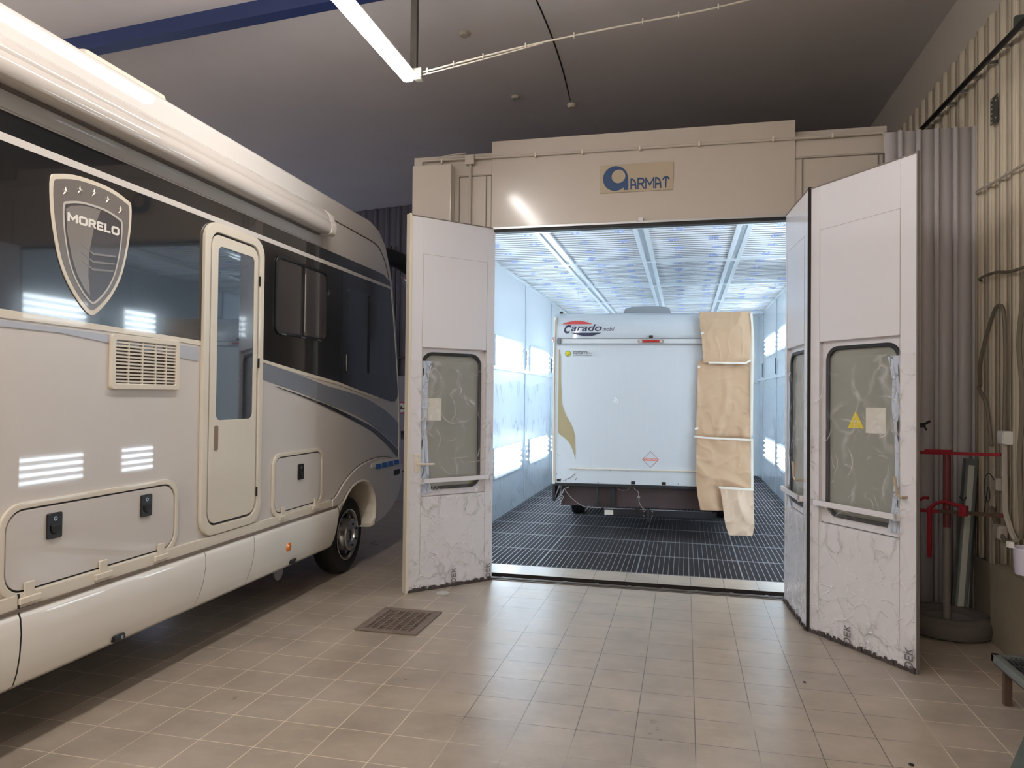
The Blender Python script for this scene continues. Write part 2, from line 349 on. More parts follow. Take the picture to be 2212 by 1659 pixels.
f.prism([(XL, ZC(XL)), (2.6, ZC(2.6)), (2.6, ZC(2.6) + .2), (XL, ZC(XL) + .2)], YF, YE)
struct(f.build('ceiling', ceil_m))
f = MB(); f.box(2.37, 2.6, YF, YE, 4.5, 5.6); struct(f.build('wall_right_upper', mat('soffit_board', rgb(186, 178, 168), .8, bump=.05)))
f = MB(); f.box(XL - .2, XL, YF, YE, 0, 5.1)
f.box(-8, 2.6, YF - .2, YF, 0, 5.9)
struct(f.build('wall_front', mat('hall_wall_paint', rgb(226, 222, 214), .7)))

def corrugated(name, m, along, u0, u1, z0, z1, base, pitch, depth, sgn=1, flat=.62, ramp=.09, thick=.002, parent=None):
    """trapezoid profile sheet; along='y': wall at x=base, along='x': wall at y=base; ribs point sgn"""
    prof = []; u = u0
    while u < u1:
        for du, d in ((0, 0), (flat * pitch, 0), ((flat + ramp) * pitch, depth), ((1 - ramp) * pitch, depth)):
            if u + du <= u1: prof.append((u + du, d * sgn))
        u += pitch
    f = MB(); n = len(prof)
    for (a, da), (b, db) in zip(prof[:-1], prof[1:]):
        q = []
        for uu, dd in ((a, da), (b, db)):
            for z in (z0, z1): q.append((base + dd, uu, z) if along == 'y' else (uu, base + dd, z))
        f._add(q, [(0, 1, 3, 2)])
    o = f.build(name, m, parent, smooth=20); md = o.modifiers.new('t', 'SOLIDIFY'); md.thickness = thick
    return o
struct(corrugated('wall_right', corr_m, 'y', YF, 9.5, .51, 4.66, XR - .014, .205, -.020, flat=.50))
f = MB(); f.box(XR + .06, XR + .3, YF, YE, 0, 4.6); struct(f.build('wall_right_core', conc))
f = MB(); f.box(2.145, XR + .06, YF, 5.925, 0, .56); f.box(2.25, XR + .06, 5.925, 9.5, 0, .50)
struct(f.build('baseboard_right', conc, bevel=.006))
struct(corrugated('wall_back', backw, 'x', XL, -2.66, 0, 5.3, YB, .21, -.03))
f = MB(); f.box(XL, -2.66, YB + .01, YB + .2, 0, 5.5); f.box(-2.9, -2.66, YB, YE, 0, 5.5); f.box(-2.9, 2.6, YE, YE + .2, 0, 5.9)
struct(f.build('wall_back_core', backw))
# assumed unseen window, a glowing pane added to tint the back left bluish
f = MB(); f.box(XL, XL + .03, 8.6, 11.2, 1.5, 3.4); wn = struct(f.build('added_window_1', added_pane_m))
f = MB(); f.box(XL, XL + .06, 8.5, 8.6, 1.4, 3.5); f.box(XL, XL + .06, 11.2, 11.3, 1.4, 3.5); f.box(XL, XL + .06, 8.5, 11.3, 3.4, 3.5); f.box(XL, XL + .06, 8.5, 11.3, 1.4, 1.5); f.box(XL + .03, XL + .05, 9.87, 9.93, 1.5, 3.4)
f.build('added_window_frame', white_p, wn)
# blue roof beam under the ceiling
f = MB()
def beam_pt(x, y, z): return (x, y, z + ZC(x))
f.fn = beam_pt
f.box(-8, 2.37, 5.30, 5.312, -.135, .02); f.box(-8, 2.37, 5.27, 5.395, -.147, -.135)
struct(f.build('trim_1', blue_b))
# rail set into the floor in front of the booth
f = MB()
for a, b, z in ((6.655, 6.665, .006), (6.675, 6.70, -.004), (6.71, 6.72, .006)): f.box(-1.80, .90, a, b, -.03, z)
f.box(-1.80, .90, 6.655, 6.80, -.04, -.022); f.box(-1.80, .90, 6.742, 6.752, -.03, -.004); f.box(-1.80, .90, 6.785, 6.80, -.03, -.006)
for k in range(9): f.box(-1.7 + k * .3, -1.67 + k * .3, 6.80, 6.815, -.06, -.005)
tag(f.build('floor_rail', mat('worn_rail_steel', rgb(110, 104, 100), .5, metal=.5, var=.3, vscale=10)), 'worn steel guide rail set in the floor across the booth entrance', 'rail')

# ================================================================== SPRAY BOOTH
BX0, BX1, BY0, BY1, BH = -2.55, 1.615, 6.67, 17.1, 3.56
bt = empty('spray_booth', (-.44, 6.67, 0), 0, 'large cream paint spray booth with open folding doors and bright interior', 'spray booth')
bt_inv = Matrix.Translation((.44, -6.67, 0))
def BMB():                                     # booth parts are given in world metres
    return MB(lambda x, y, z: (x + .44, y - 6.67, z))
# front fascia
f = BMB(); f.box(-1.80, .912, 6.655, 6.73, 3.30, 4.142); f.build('header_panel', panel_w, bt, bevel=.004)
f = BMB(); f.box(-2.56, -1.803, 6.67, 6.73, 0, 3.92); f.box(-2.56, -1.803, 6.664, 6.67, 3.838, 3.92)
f.build('side_panel', panel_w, bt)
f = BMB(); f.box(.915, 1.63, 6.67, 6.73, 0, 3.93); f.box(.915, 1.63, 6.664, 6.67, 3.82, 3.93)
f.build('side_panel', panel_w, bt)
gr_m = mat('panel_seam', rgb(120, 112, 104), .6)
f = BMB()
for x in (-2.125, -1.858, -1.806): f.box(x, x + .006, 6.661, 6.675, 0, 3.825)
f.box(-2.125, -1.80, 6.661, 6.675, 3.822, 3.828); f.build('panel_seam', gr_m, bt)
f = BMB()
for x in (.968, 1.569, 1.608): f.box(x, x + .006, 6.661, 6.675, 0, 3.80)
f.box(.915, 1.62, 6.661, 6.675, 3.80, 3.808); f.build('panel_seam', gr_m, bt)
BMB().box(-2.53, -1.803, 6.675, 6.80, 3.92, 4.015).build('top_band', panel_w, bt, bevel=.003); BMB().box(.915, 1.625, 6.675, 6.80, 3.93, 4.01).build('top_band', panel_w, bt, bevel=.003)
f = BMB(); f.box(-2.56, -2.17, 6.55, 6.67, 1.9, 3.925); f.build('exhaust_cabinet', panel_w, bt, bevel=.01)
f = BMB(); f.box(-1.79, .90, 6.645, 6.73, 3.272, 3.30); f.build('track_seal', rubber, bt)
f = BMB(); f.box(-1.80, .90, 6.635, 6.655, 3.30, 3.318); f.box(-.42, -.38, 6.63, 6.65, 3.31, 3.35); f.build('door_track', alu, bt)
# inner shell
f = BMB()
f.box(BX0 - .06, BX0, 6.73, BY1, 0, BH); f.build('inner_wall', booth_in, bt)
f = BMB(); f.box(BX1, BX1 + .04, 6.73, BY1, 0, BH); f.build('inner_wall', booth_in, bt)
f = BMB(); f.box(BX0 - .06, BX1 + .04, BY1, BY1 + .06, 0, BH); f.build('inner_wall', booth_in, bt)
f = BMB(); f.box(-2.55, -1.79, 6.73, 6.75, 0, BH); f.box(.9, 1.62, 6.73, 6.75, 0, BH); f.box(-2.55, 1.62, 6.73, 6.75, 3.3, BH); f.build('inner_wall', booth_in, bt)
f = BMB(); f.box(BX0 - .06, BX1 + .04, 6.73, BY1 + .06, BH + .1, BH + .5); f.build('plenum_roof', panel_w, bt)
# seams and rails on the inner walls
for x0, x1 in ((BX0, BX0 + .012), (BX1 - .012, BX1)):
    for k in range(4): BMB().box(x0, x1, 9.30 + 2.33 * k, 9.33 + 2.33 * k, 0, BH).build('wall_seam', mat('seam_paint', rgb(190, 200, 208), .4), bt)
f = BMB()
f.box(BX0, BX0 + .05, 6.8, BY1, 2.09, 2.14); f.box(BX1 - .05, BX1, 6.8, BY1, 2.10, 2.15); f.box(BX0, BX1, BY1 - .05, BY1, 2.06, 2.11)
f.build('wall_rail', booth_in, bt, bevel=.004)
for k in range(4):
    for x in (BX0 + .015, BX1 - .025): BMB().box(x, x + .01, 9.31 + 2.33 * k, 9.325 + 2.33 * k, 2.18, 2.47).build('rail_bracket', dark_met, bt)
# light boxes
def lightbox(xw, sg, y0, y1, z0, z1):
    f = BMB(); x1 = xw + sg * .02
    f.box(min(xw, x1), max(xw, x1), y0 - .04, y1 + .04, z0 - .04, z0); f.box(min(xw, x1), max(xw, x1), y0 - .04, y1 + .04, z1, z1 + .04)
    f.box(min(xw, x1), max(xw, x1), y0 - .04, y0, z0, z1); f.box(min(xw, x1), max(xw, x1), y1, y1 + .04, z0, z1)
    o = f.build('wall_light', booth_in, bt)
    n = 4; h = (z1 - z0) / n
    g = BMB()
    for i in range(n):
        zc = z0 + h * (i + .5); g.lathe([(0, y0 + .03), (.021, y0 + .03), (.021, y1 - .03), (0, y1 - .03)], (xw + sg * .034, 0, zc), 'y', 8)
    g.build('fluorescent_tube', tube_m, o)
    g = BMB(); a, b = sorted((xw + sg * .002, xw + sg * .004)); g.box(a, b, y0, y1, z0, z1); g.build('reflector', white_p, o)
for k in range(4):
    y0 = 7.37 + 2.33 * k
    lightbox(BX0, 1, y0, y0 + 1.58, 2.18, 2.53); lightbox(BX0, 1, y0, y0 + 1.58, .62, .965)
    for za, zb in ((2.60, 2.94), (.54, .92)): lightbox(BX1, -1, (6.98, 9.18, 11.80, 14.05)[k], (8.46, 9.86, 13.38, 15.6)[k], za, zb)
# ceiling: T bars, sagging fleece between support wires, foil tapes, blue prints
CX = (-1.56, -.48, .60); CY = (7.85, 9.88, 11.95, 14.05, 16.1)
f = BMB()
for x in CX: f.box(x - .085, x - .03, 6.75, BY1, BH - .03, BH); f.box(x + .03, x + .085, 6.75, BY1, BH - .03, BH)
for y in CY: f.box(BX0, BX1, y - .03, y + .03, BH - .034, BH)
f.box(BX0, BX0 + .05, 6.75, BY1, BH - .03, BH); f.box(BX1 - .05, BX1, 6.75, BY1, BH - .03, BH)
f.build('ceiling_frame', booth_in, bt, bevel=.003)
f = BMB()
for x in CX: f.box(x - .03, x + .03, 6.75, BY1, BH - .008, BH + .01)
f.build('foil_tape', foil, bt)
f = BMB(); pit = .115
def fl_fn(u, v):
    x = BX0 + u * (BX1 - BX0); y = 6.75 + v * (BY1 - 6.75); ph = (y % pit) / pit
    return (x, y, BH + .02 - .022 * math.sin(PI * ph) + .006 * noise.noise(Vector((x * 2, y * 5, 0))))
f.grid(40, 720, fl_fn); f.build('filter_fleece', fleece, bt, smooth=80)
f = BMB(); y = 6.8
while y < BY1:
    yy = round(y / pit) * pit; f.box(BX0, BX1, yy - .0035, yy + .0035, BH + .0, BH + .006); y += pit
tag(f.build('support_wires', mat('wire_brown', rgb(140, 136, 134), .5), bt), kind='stuff')
f = BMB()
for bx0, bx1 in ((-2.5, -1.66), (-1.46, -.57), (-.38, .5), (.7, 1.57)):
    for y0 in [6.95 + .52 * k for k in range(19)]:
        for xx in (bx0 + .22 + random.uniform(-.04, .04), bx0 + .66 + random.uniform(-.04, .04)):
            for a in range(4):
                for b in range(3):
                    if random.random() < .8: f.box(xx + a * .03, xx + a * .03 + .022, y0 + b * .06, y0 + b * .06 + .035, BH - .0065, BH - .0055)
tag(f.build('printed_marks', mat('blue_print', rgb(158, 176, 232), .6), bt), kind='stuff')
# plastic film on the lower walls
def wallfilm(x, sg):
    f = BMB()
    def fn(u, v):
        y = 6.8 + u * (BY1 - 6.9); z = v * (1.93 + .04 * math.sin(y * 3))
        n = noise.noise(Vector((y * 1.7, z * 1.1, x))) + .5 * noise.noise(Vector((y * 5, z * 3, x)))
        return (x + sg * (.008 + .014 * max(0, n) + .05 * max(0, 1 - z / .12)), y, z)
    f.grid(150, 40, fn); return f.build('wall_film', film_b, bt, smooth=180)
wallfilm(BX0, 1); wallfilm(BX1, -1)

# ---- folding door leaves
import numpy as np
def creases(L, NU, NV, seed):
    """height field of a wrinkled plastic film: many short curved creases, denser near the floor"""
    rg = np.random.default_rng(seed); X, Z = np.meshgrid(.004 + np.linspace(0, 1, NU + 1) * (L - .008), .012 + np.linspace(0, 1, NV + 1) * 2.02)
    Hh = np.zeros_like(X)
    for c in range(165):
        cx = rg.uniform(0, L); cz = rg.uniform(0, 2.0) if c % 2 else rg.uniform(0, .85) ** 1.2
        a = rg.uniform(0, np.pi); ln = rg.uniform(.04, .26); bend = rg.uniform(-.35, .35) * ln; h = rg.uniform(.0015, .006) * (1.3 if cz < .4 else .8); wd = rg.uniform(.004, .009)
        dx, dz = X - cx, Z - cz; t = dx * np.cos(a) + dz * np.sin(a); q = -dx * np.sin(a) + dz * np.cos(a)
        m = np.abs(t) < ln / 2; sq = q - bend * ((2 * t / ln) ** 2 - .4); k = np.clip(1 - np.abs(sq) / wd, 0, 1) * np.clip(1.6 * (1 - np.abs(2 * t / ln)), 0, 1)
        Hh = np.maximum(Hh, np.where(m, h * k, 0))
    return Hh, X, Z
def leaf(A, B, sg, film_bar=True, handle=True, seed=0):
    A = Vector(A); B = Vector(B); d = (B - A); L = d.length; rz = math.atan2(d.y, d.x)
    F = lambda u, w_, z: (u, sg * w_, z)       # w_ > 0 towards the visible side
    G = lambda u, v, w_: (u, sg * w_, v)
    H = 3.305; k = L / .9
    u0, u1 = .088 * k, .778 * k
    f = MB(F); T = -.032
    f.box(0, u0, T, 0, .012, H); f.box(u1, L, T, 0, .012, H); f.box(u0, u1, T, 0, 2.15, H); f.box(u0, u1, T, 0, .012, .825)
    lf = f.build('door_leaf', leaf_w, bt, bevel=.002, seg=1)
    lf.location = (A.x + .44, A.y - 6.67, 0); lf.rotation_euler = (0, 0, rz)
    # recessed back board with rounded opening
    ou = []; inn = rr(u0 + .055 * k, u1 - .02, .89, 2.105, .10, 8)
    cx = (u0 + u1) / 2; cz = 1.49
    for p in inn:
        dx, dz = p[0] - cx, p[1] - cz; t = min(((u1 - cx) / abs(dx)) if dx else 9, ((2.15 - cz) / abs(dz)) if dz else 9); ou.append((cx + dx * t, cz + dz * t))
    g = MB(G); g.ring(ou, inn, -.045, -.03); g.build('window_surround', leaf_w, lf)
    g = MB(G); i2 = rr(u0 + .075 * k, u1 - .04, .91, 2.085, .085, 8); g.ring(rr(u0 + .045 * k, u1 - .012, .882, 2.112, .105, 8), i2, -.032, -.016); g.build('window_seal', rubber, lf, bevel=.003, seg=1)
    g = MB(G); g.prism(rr(u0 + .06 * k, u1 - .03, .895, 2.1, .09, 8), -.040, -.036); g.build('window_glass', glass_l, lf)
    # upper panel seams
    g = MB(F); sw = .003
    g.box(u0, u0 + sw, 0, .0012, 2.155, 2.98); g.box(u1 - sw, u1, 0, .0012, 2.155, 2.98); g.box(u0, u1, 0, .0012, 2.977, 2.98); g.box(u0, u1, -.003, .004, 2.15, 2.154)
    g.box(u0, u0 + sw, 0, .0012, .1, 2.16); g.box(u1 - sw, u1, 0, .0012, .1, 2.16)
    g.build('panel_seam', mat('leaf_seam', rgb(176, 168, 160), .5), lf)
    g = MB(F); g.box(0, L, T, .003, H, H + .008); g.build('top_edge', gr_m, lf)
    g = MB(F)
    for q in range(46):
        a = q / 46 * L; g.box(a, a + L / 46, .001 + .004 * random.random(), .006 + .012 * random.random(), .004, .02 + .022 * random.random())
    g.build('bottom_seal', mat('grimy_seal', rgb(70, 62, 60), .7, var=.6, vscale=30), lf)
    # push bar
    g = MB(F); g.box(u0 - .03, u1 + .005, .03, .045, .952, .99); g.box(u0 - .03, u0 - .012, 0, .045, .952, .99); g.box(u1 - .013, u1 + .005, 0, .045, .945, .99)
    g.build('push_bar', leaf_w, lf, bevel=.002, seg=1)
    # masking film over the lower two thirds
    g = MB(F)
    NU, NV = 190, 430
    hgt, XX, ZZ = creases(L, NU, NV, int(seed * 10))
    def fn(u, v):
        i, j_ = int(round(u * NU)), int(round(v * NV)); z = .012 + v * 2.02; x = .004 + u * (L - .008)
        gath = max(0, 1 - abs(z - .84) / .05) * (.5 + noise.noise(Vector((x * 40, z * 9, 3))))
        return (x, .0035 + float(hgt[j_, i]) + .004 * max(0, gath), z)
    g.grid(NU, NV, fn); fo_ = g.build('masking_film', film, lf, smooth=180)
    at_ = fo_.data.attributes.new('crease', 'FLOAT', 'POINT'); at_.data.foreach_set('value', np.clip(hgt / .0045, 0, 1).astype(np.float32).ravel())
    return lf, L, u0, u1, F, G, k
def wavy_strip(lf, F, ua, ub, z0, z1, amp, wv, seed=0, name='bunched_film', inner=-1):
    g = MB(F)
    def fn(u, v):
        z = z0 + v * (z1 - z0); e = amp * (math.sin(z * 4.3 + seed) + .5 * math.sin(z * 9 + seed))
        endf = .55 * (ub - ua) * (max(0, 1 - v * 9) + max(0, 1 - (1 - v) * 9))
        if inner < 0: x = (ua + e + (-endf)) * (1 - u) + ub * u
        else: x = ua * (1 - u) + (ub + e + endf) * u
        return (x, -.012 + .006 * math.sin(u * 14 + z * 20) * wv + .010 * noise.noise(Vector((x * 30, z * 8, seed))), z)
    g.grid(10, 60, fn); return g.build(name, film_w, lf, smooth=180)

# left leaf
lf, L, u0, u1, F, G, k = leaf((-1.757, 6.656), (-2.343, 5.993), 1, seed=1.3)
wavy_strip(lf, F, u1 - .075, u1 - .002, .86, 2.03, .012, .5, 1, inner=-1)
g = MB(F); g.box(.545, .700, -.034, -.0335, 1.50, 1.70); g.build('paper_notice', paper_w, lf)
g = MB(F); g.box(.40, .53, -.052, -.0515, 1.36, 1.78); g.build('rear_plate', dark_met, lf)
g = MB(G); g.prism(circ(.213, .935, .035), -.034, -.0335); g.build('round_sticker', mat('olive_sticker', rgb(130, 130, 70), .5), lf)
g = MB(F); g.box(.77, .83, 0, .006, 1.05, 1.21); g.tube([(.80, 0, 1.122), (.80, .05, 1.122), (.66, .055, 1.118)], .009, 8); g.build('door_handle', cream2, lf)
g = MB(F); g.box(L, L + .02, -.055, .012, 0, 3.32); g.box(L - .012, L, .0, .010, .02, 3.3); g.build('edge_profile', cream2, lf, bevel=.003)
block('DEK', 'film_print', mat('print_grey', rgb(110, 104, 102), .6), lf, (.40, .016, .035), (0, 0, 1), (1, 0, 0), .05, .13)
block('DEK', 'film_print', MATS['print_grey'], lf, (.03, .016, .035), (0, 0, 1), (1, 0, 0), .05, .13)
# right leaf by the jamb
lf, L, u0, u1, F, G, k = leaf((.837, 6.639), (.894, 5.839), -1, seed=4.1)
wavy_strip(lf, F, u0 - .02, u0 + .05, .80, 1.95, .006, 1, 3, inner=1)
g = MB(F); g.tube([(.66, .0, 1.105), (.66, .05, 1.105), (.62, .055, 1.12), (.60, .055, 1.24)], .010, 8); g.build('door_handle', mat('beige_handle', rgb(176, 160, 140), .4), lf)
g = MB(F); g.box(L, L + .018, -.055, .003, 0, 3.32); g.build('edge_profile', rubber, lf)
# right outer leaf
lf, L, u0, u1, F, G, k = leaf((.912, 5.825), (1.429, 5.093), -1, seed=8.7)
wavy_strip(lf, F, u1 - .065, u1 - .002, .86, 2.02, .014, .5, 2, inner=-1)
g = MB(G); g.prism([(.32, 1.528), (.459, 1.528), (.388, 1.65)], -.034, -.0335); g.build('warning_sticker', yellow, lf)
g = MB(F); g.box(.475, .637, -.034, -.0335, 1.50, 1.675); g.build('paper_notice', paper_w, lf)
g = MB(F); g.tube([(.826, .0, 1.105), (.826, .05, 1.105), (.80, .055, 1.12), (.782, .055, 1.235)], .010, 8); g.build('door_handle', MATS['beige_handle'], lf)
g = MB(F); g.box(L, L + .007, -.020, .004, 0, 3.32); g.build('edge_profile', mat('grey_edge', rgb(120, 114, 112), .5), lf)
block('DEK', 'film_print', MATS['print_grey'], lf, (.395, -.014, .03), (0, 0, 1), (-1, 0, 0), .06, .12)
block('DEK', 'film_print', MATS['print_grey'], lf, (.885, -.014, .03), (0, 0, 1), (-1, 0, 0), .06, .12)

# sign on the header
sg_ = empty('booth_sign', (-.44, 6.652, 3.59), 0, 'beige rectangular sign with blue lettering on the booth header', 'sign')
S = lambda u, v, w_: (u, -w_, v)
f = MB(S); f.prism([(-.333, 0), (.32, 0), (.325, .255), (-.33, .255)], 0, .006); f.build('sign_board', mat('sign_beige', rgb(176, 162, 140), .5), sg_)
f = MB(S)
oc = circ(-.19, .128, .113, 48); ic = circ(-.163, .146, .062, 48)
f.ring(oc, ic, .006, .009); f.prism([(-.115, .018), (-.074, .018), (-.074, .122), (-.101, .122), (-.104, .10), (-.115, .08)], .0055, .0094)
f.build('round_letter', lgt_blue, sg_)
block('ARMAT', 'lettering', lgt_blue, sg_, (-.055, -.0062, .018), (1, 0, 0), (0, 0, 1), .105, .35, wt=.15, gap=.22, depth=.002)

# conduit on the booth front
cd = empty('booth_conduit', (-.44, 6.64, 3.97), 0, 'long cream conduit with junction box clipped across the booth header', 'conduit')
o0 = (-.44, 6.64, 3.97)
CF = lambda x, y, z: (x - o0[0], y - o0[1], z - o0[2])
f = MB(CF); f.tube([(-2.50, 6.648, 3.85), (-2.50, 6.645, 3.985), (-2.47, 6.642, 3.995), (-1.378, 6.640, 3.982), (0, 6.64, 3.978), (1.087, 6.64, 3.972), (1.60, 6.64, 3.975), (1.62, 6.64, 3.95), (1.622, 6.64, 3.8)], .012, 8); f.build('pipe', panel_w, cd)
f = MB(CF); f.tube([(-2.01, 6.645, 3.93), (-2.01, 6.65, 3.3), (-2.01, 6.65, 2.2)], .013, 8); f.build('drop_pipe', panel_w, cd)
f = MB(CF); f.box(-2.06, -1.965, 6.62, 6.665, 3.93, 4.025); f.build('junction_box', panel_w, cd, bevel=.008)
f = MB(CF); f.tube(smooth_path([(-2.47, 6.64, 4.0), (-2.3, 6.635, 4.02), (-2.2, 6.635, 4.035), (-2.05, 6.635, 4.04)]), .006, 6); f.build('cable', panel_w, cd)
f = MB(CF)
for x in (-2.3, -1.38, -.94, -.42, .1, .72, 1.2): f.box(x, x + .014, 6.623, 6.656, 3.955, 3.998)
f.build('clips', cream2, cd)

# floor gratings inside the booth
GX = [-2.53, -1.462, -.457, .555, 1.60]; GY = [7.30 + .83 * k for k in range(12)]
gf = MB(); GW, GD = 1.0, .822
n = 20
for i in range(n + 1):
    x = -GW / 2 + i * GW / n; gf.box(x - .0022, x + .0022, -GD / 2, GD / 2, -.03, 0)
gf.box(-GW / 2 - .002, GW / 2 + .002, -GD / 2, -GD / 2 + .004, -.03, .001); gf.box(-GW / 2 - .002, GW / 2 + .002, GD / 2 - .004, GD / 2, -.03, .001)
gx = MB()
for j in range(1, 41):
    y = -GD / 2 + j * GD / 41; gx.box(-GW / 2, GW / 2, y - .002, y + .002, -.016, -.002)
g0 = gf.build('floor_grating', steelg); x0_ = gx.build('cross_rods', steeld, g0)
first = True; cols_n = ['far left', 'centre left', 'centre right', 'far right']
for j in range(12):
    for i in range(4):
        if first: o, c_ = g0, x0_; first = False
        else:
            o = g0.copy(); c_ = x0_.copy(); COL.objects.link(o); COL.objects.link(c_); c_.parent = o
        o.location = ((GX[i] + GX[i + 1]) / 2, GY[j] + GD / 2, 0); o.scale = ((GX[i + 1] - GX[i] - .008) / GW, 1, 1)
        tag(o, None, 'floor grating', 'steel gratings covering the booth floor')
        row = 'nearest row at the tiled sill' if j == 0 else ('second row from the tiled sill' if j == 1 else ('third row from the tiled sill' if j == 2 else ('fourth row from the tiled sill' if j == 3 else 'row %d from the tiled sill' % (j + 1))))
        o['label'] = 'grey steel floor grating of the booth, %s, %s column' % (row, cols_n[i])
# sheet of filter under the gratings
f = MB(); f.box(-2.55, 1.62, 7.3, 17.1, -.10, -.09); struct(f.build('floor_pit_filter', mat('dirty_filter', rgb(84, 78, 74), .95, var=.25, vscale=1.5)))

# ================================================================== BIG MOTORHOME
RV = empty('motorhome', (-3.10, 6.0, 0), math.atan2(.99975, -.02219), 'large cream motorhome with black window band parked along the left', 'motorhome')
R3 = lambda s, off, z: (s, -off, z)
RP = lambda s, z, off: (s, -off, z)
def rmb(): return MB(RP)
def rpart(name, m, pts, a, b, parent=RV, bevel=0): return MB(RP).prism(pts, a, b).build(name, m, parent, bevel=bevel)
SB = -6.2
front = [(.85, 3.50), (1.08, 3.455), (1.27, 3.33), (1.40, 3.12), (1.50, 2.88), (1.58, 2.57), (1.66, 2.2), (1.73, 1.80), (1.79, 1.45), (1.82, 1.15), (1.81, .9), (1.76, .70), (1.64, .56), (1.45, .47), (1.24, .41), (.95, .385)]
arch = [(.90, .41), (.95, .48), (.965, .60), (.93, .70), (.86, .785), (.76, .838), (.64, .862), (.52, .86), (.40, .83), (.30, .77), (.22, .70), (.16, .60)]
body = [(SB, .70), (SB, 3.50)] + front + arch + [(.13, .70)]
o = MB(RP).prism(body, -2.32, 0).build('body_shell', cream, RV, bevel=.07, seg=4)
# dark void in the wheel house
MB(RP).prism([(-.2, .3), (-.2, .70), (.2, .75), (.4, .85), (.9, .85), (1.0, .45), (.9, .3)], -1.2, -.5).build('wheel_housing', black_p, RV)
MB(RP).prism([(SB + .3, .40), (SB + .3, .69), (-.35, .69), (-.35, .40)], -2.2, -.25).build('chassis', dark_met, RV)
# black band with cab windows
band = [(-6.15, 3.0), (1.0, 3.005), (1.22, 3.0), (1.34, 2.96), (1.41, 2.90), (1.46, 2.80), (1.53, 2.53), (1.60, 2.2), (1.655, 1.85), (1.665, 1.76), (1.64, 1.69), (1.58, 1.655), (1.48, 1.65),
        (1.1, 1.70), (.6, 1.77), (.18, 1.835), (-.5, 1.91), (-1.165, 1.985), (-1.9, 2.065), (-3.3, 2.10), (-6.15, 2.10)]
rpart('black_band', black_g, band, .001, .004)
rpart('white_stripe', cream, [(-6.15, 2.856), (1.395, 2.875), (1.388, 2.905), (-6.15, 2.898)], .004, .007)
rpart('belt_stripe', cream2, smooth_path([(-6.15, 2.06), (-3.3, 2.06), (-1.9, 2.035), (-1.165, 1.955)], 3) + [(-.5, 1.882), (.18, 1.81), (.6, 1.745), (1.1, 1.672), (1.1, 1.70), (.6, 1.77), (.18, 1.835), (-.5, 1.91), (-1.165, 1.985), (-1.9, 2.065), (-3.3, 2.10), (-6.15, 2.10)], .001, .004)
rpart('grey_swoosh', grey_l, [(-6.1, 2.05), (-3.3, 2.05), (-1.9, 2.02), (-1.9, 1.93), (-3.0, 2.02), (-6.1, 2.02)], .0015, .004)
sw_t = smooth_path([(-1.163, 1.966), (-.6, 1.885), (-.095, 1.803), (.35, 1.75), (.761, 1.692), (1.15, 1.60), (1.40, 1.525), (1.62, 1.44)], 4)
sw_b = smooth_path([(-1.17, 1.838), (-.6, 1.745), (-.1, 1.645), (.35, 1.565), (.754, 1.471), (1.15, 1.35), (1.45, 1.24), (1.68, 1.13)], 4)
rpart('grey_swoosh', grey_s, sw_t + [(1.69, 1.40)] + sw_b[::-1], .0015, .004)
dk_t = smooth_path([(-.948, 1.783), (-.45, 1.70), (.055, 1.605), (.567, 1.49), (1.0, 1.38), (1.4, 1.235), (1.68, 1.11)], 4)
dk_b = smooth_path([(-.948, 1.779), (-.45, 1.688), (.055, 1.577), (.567, 1.455), (1.0, 1.335), (1.4, 1.17), (1.68, 1.03)], 4)
rpart('dark_pinstripe', black_g, dk_t + dk_b[::-1], .0042, .006)
# cab seam, roof seam, front seam
f = rmb(); f.prism([(.183, 1.84), (.193, 1.84), (.193, 2.85), (.183, 2.85)], .004, .0065)
f.build('cab_door_seam', black_p, RV)
f = MB(R3); f.tube(smooth_path([(.011, .0, 3.30), (.55, .002, 3.295), (.95, .002, 3.285), (1.12, .002, 3.23), (1.27, .002, 3.10), (1.40, .002, 2.88)]), .006, 6); f.build('roof_seam', mat('seam_brown', rgb(110, 98, 88), .6), RV)
f = MB(R3); f.tube(smooth_path([(1.40, .004, 2.9), (1.50, .004, 2.55), (1.60, .004, 2.1), (1.672, .004, 1.72), (1.70, .004, 1.4), (1.71, .004, 1.0)]), .006, 6); f.build('front_seam', cream2, RV)
# side windows
def side_window(s0, s1, z0, z1, r, div, frame_m=black_p):
    fr = MB(RP).ring(rr(s0, s1, z0, z1, r), rr(s0 + .022, s1 - .022, z0 + .022, z1 - .022, r - .015), .004, .018).build('side_window', frame_m, RV, bevel=.003, seg=1)
    MB(RP).prism(rr(s0 + .02, s1 - .02, z0 + .02, z1 - .02, r - .015), .004, .009).build('window_pane', mat('curtained_glass', rgb(66, 63, 64), .08, coat=1, var=.35, vscale=3, stretch=(9, 1, .6)), fr)
    MB(RP).box(div - .014, div + .014, z0, z1, .008, .02).build('window_divider', frame_m, fr)
    return fr
wn_ = side_window(-.978, -.125, 2.19, 2.80, .06, -.552)
f = rmb()
for s in (-.86, -.545, -.27): f.box(s - .035, s + .035, 2.186, 2.197, .017, .024)
f.build('window_latch', silver, wn_)
f = MB(R3); f.tube([(-.52, .014, 2.24), (-.52, .014, 2.72)], .005, 6); f.build('bright_edge', silver, wn_)
cw = rpart('cab_window', glass_d, rr(.33, 1.37, 1.93, 2.73, .03), .004, .0075)
f = rmb(); f.box(.79, .84, 1.94, 2.72, .0075, .0105); f.build('window_divider', black_p, cw)
f = MB(R3); f.tube(smooth_path([(.30, .009, 2.10), (.305, .009, 1.97), (.33, .009, 1.93), (.42, .009, 1.92)]), .005, 6); f.build('glass_edge', silver, cw)
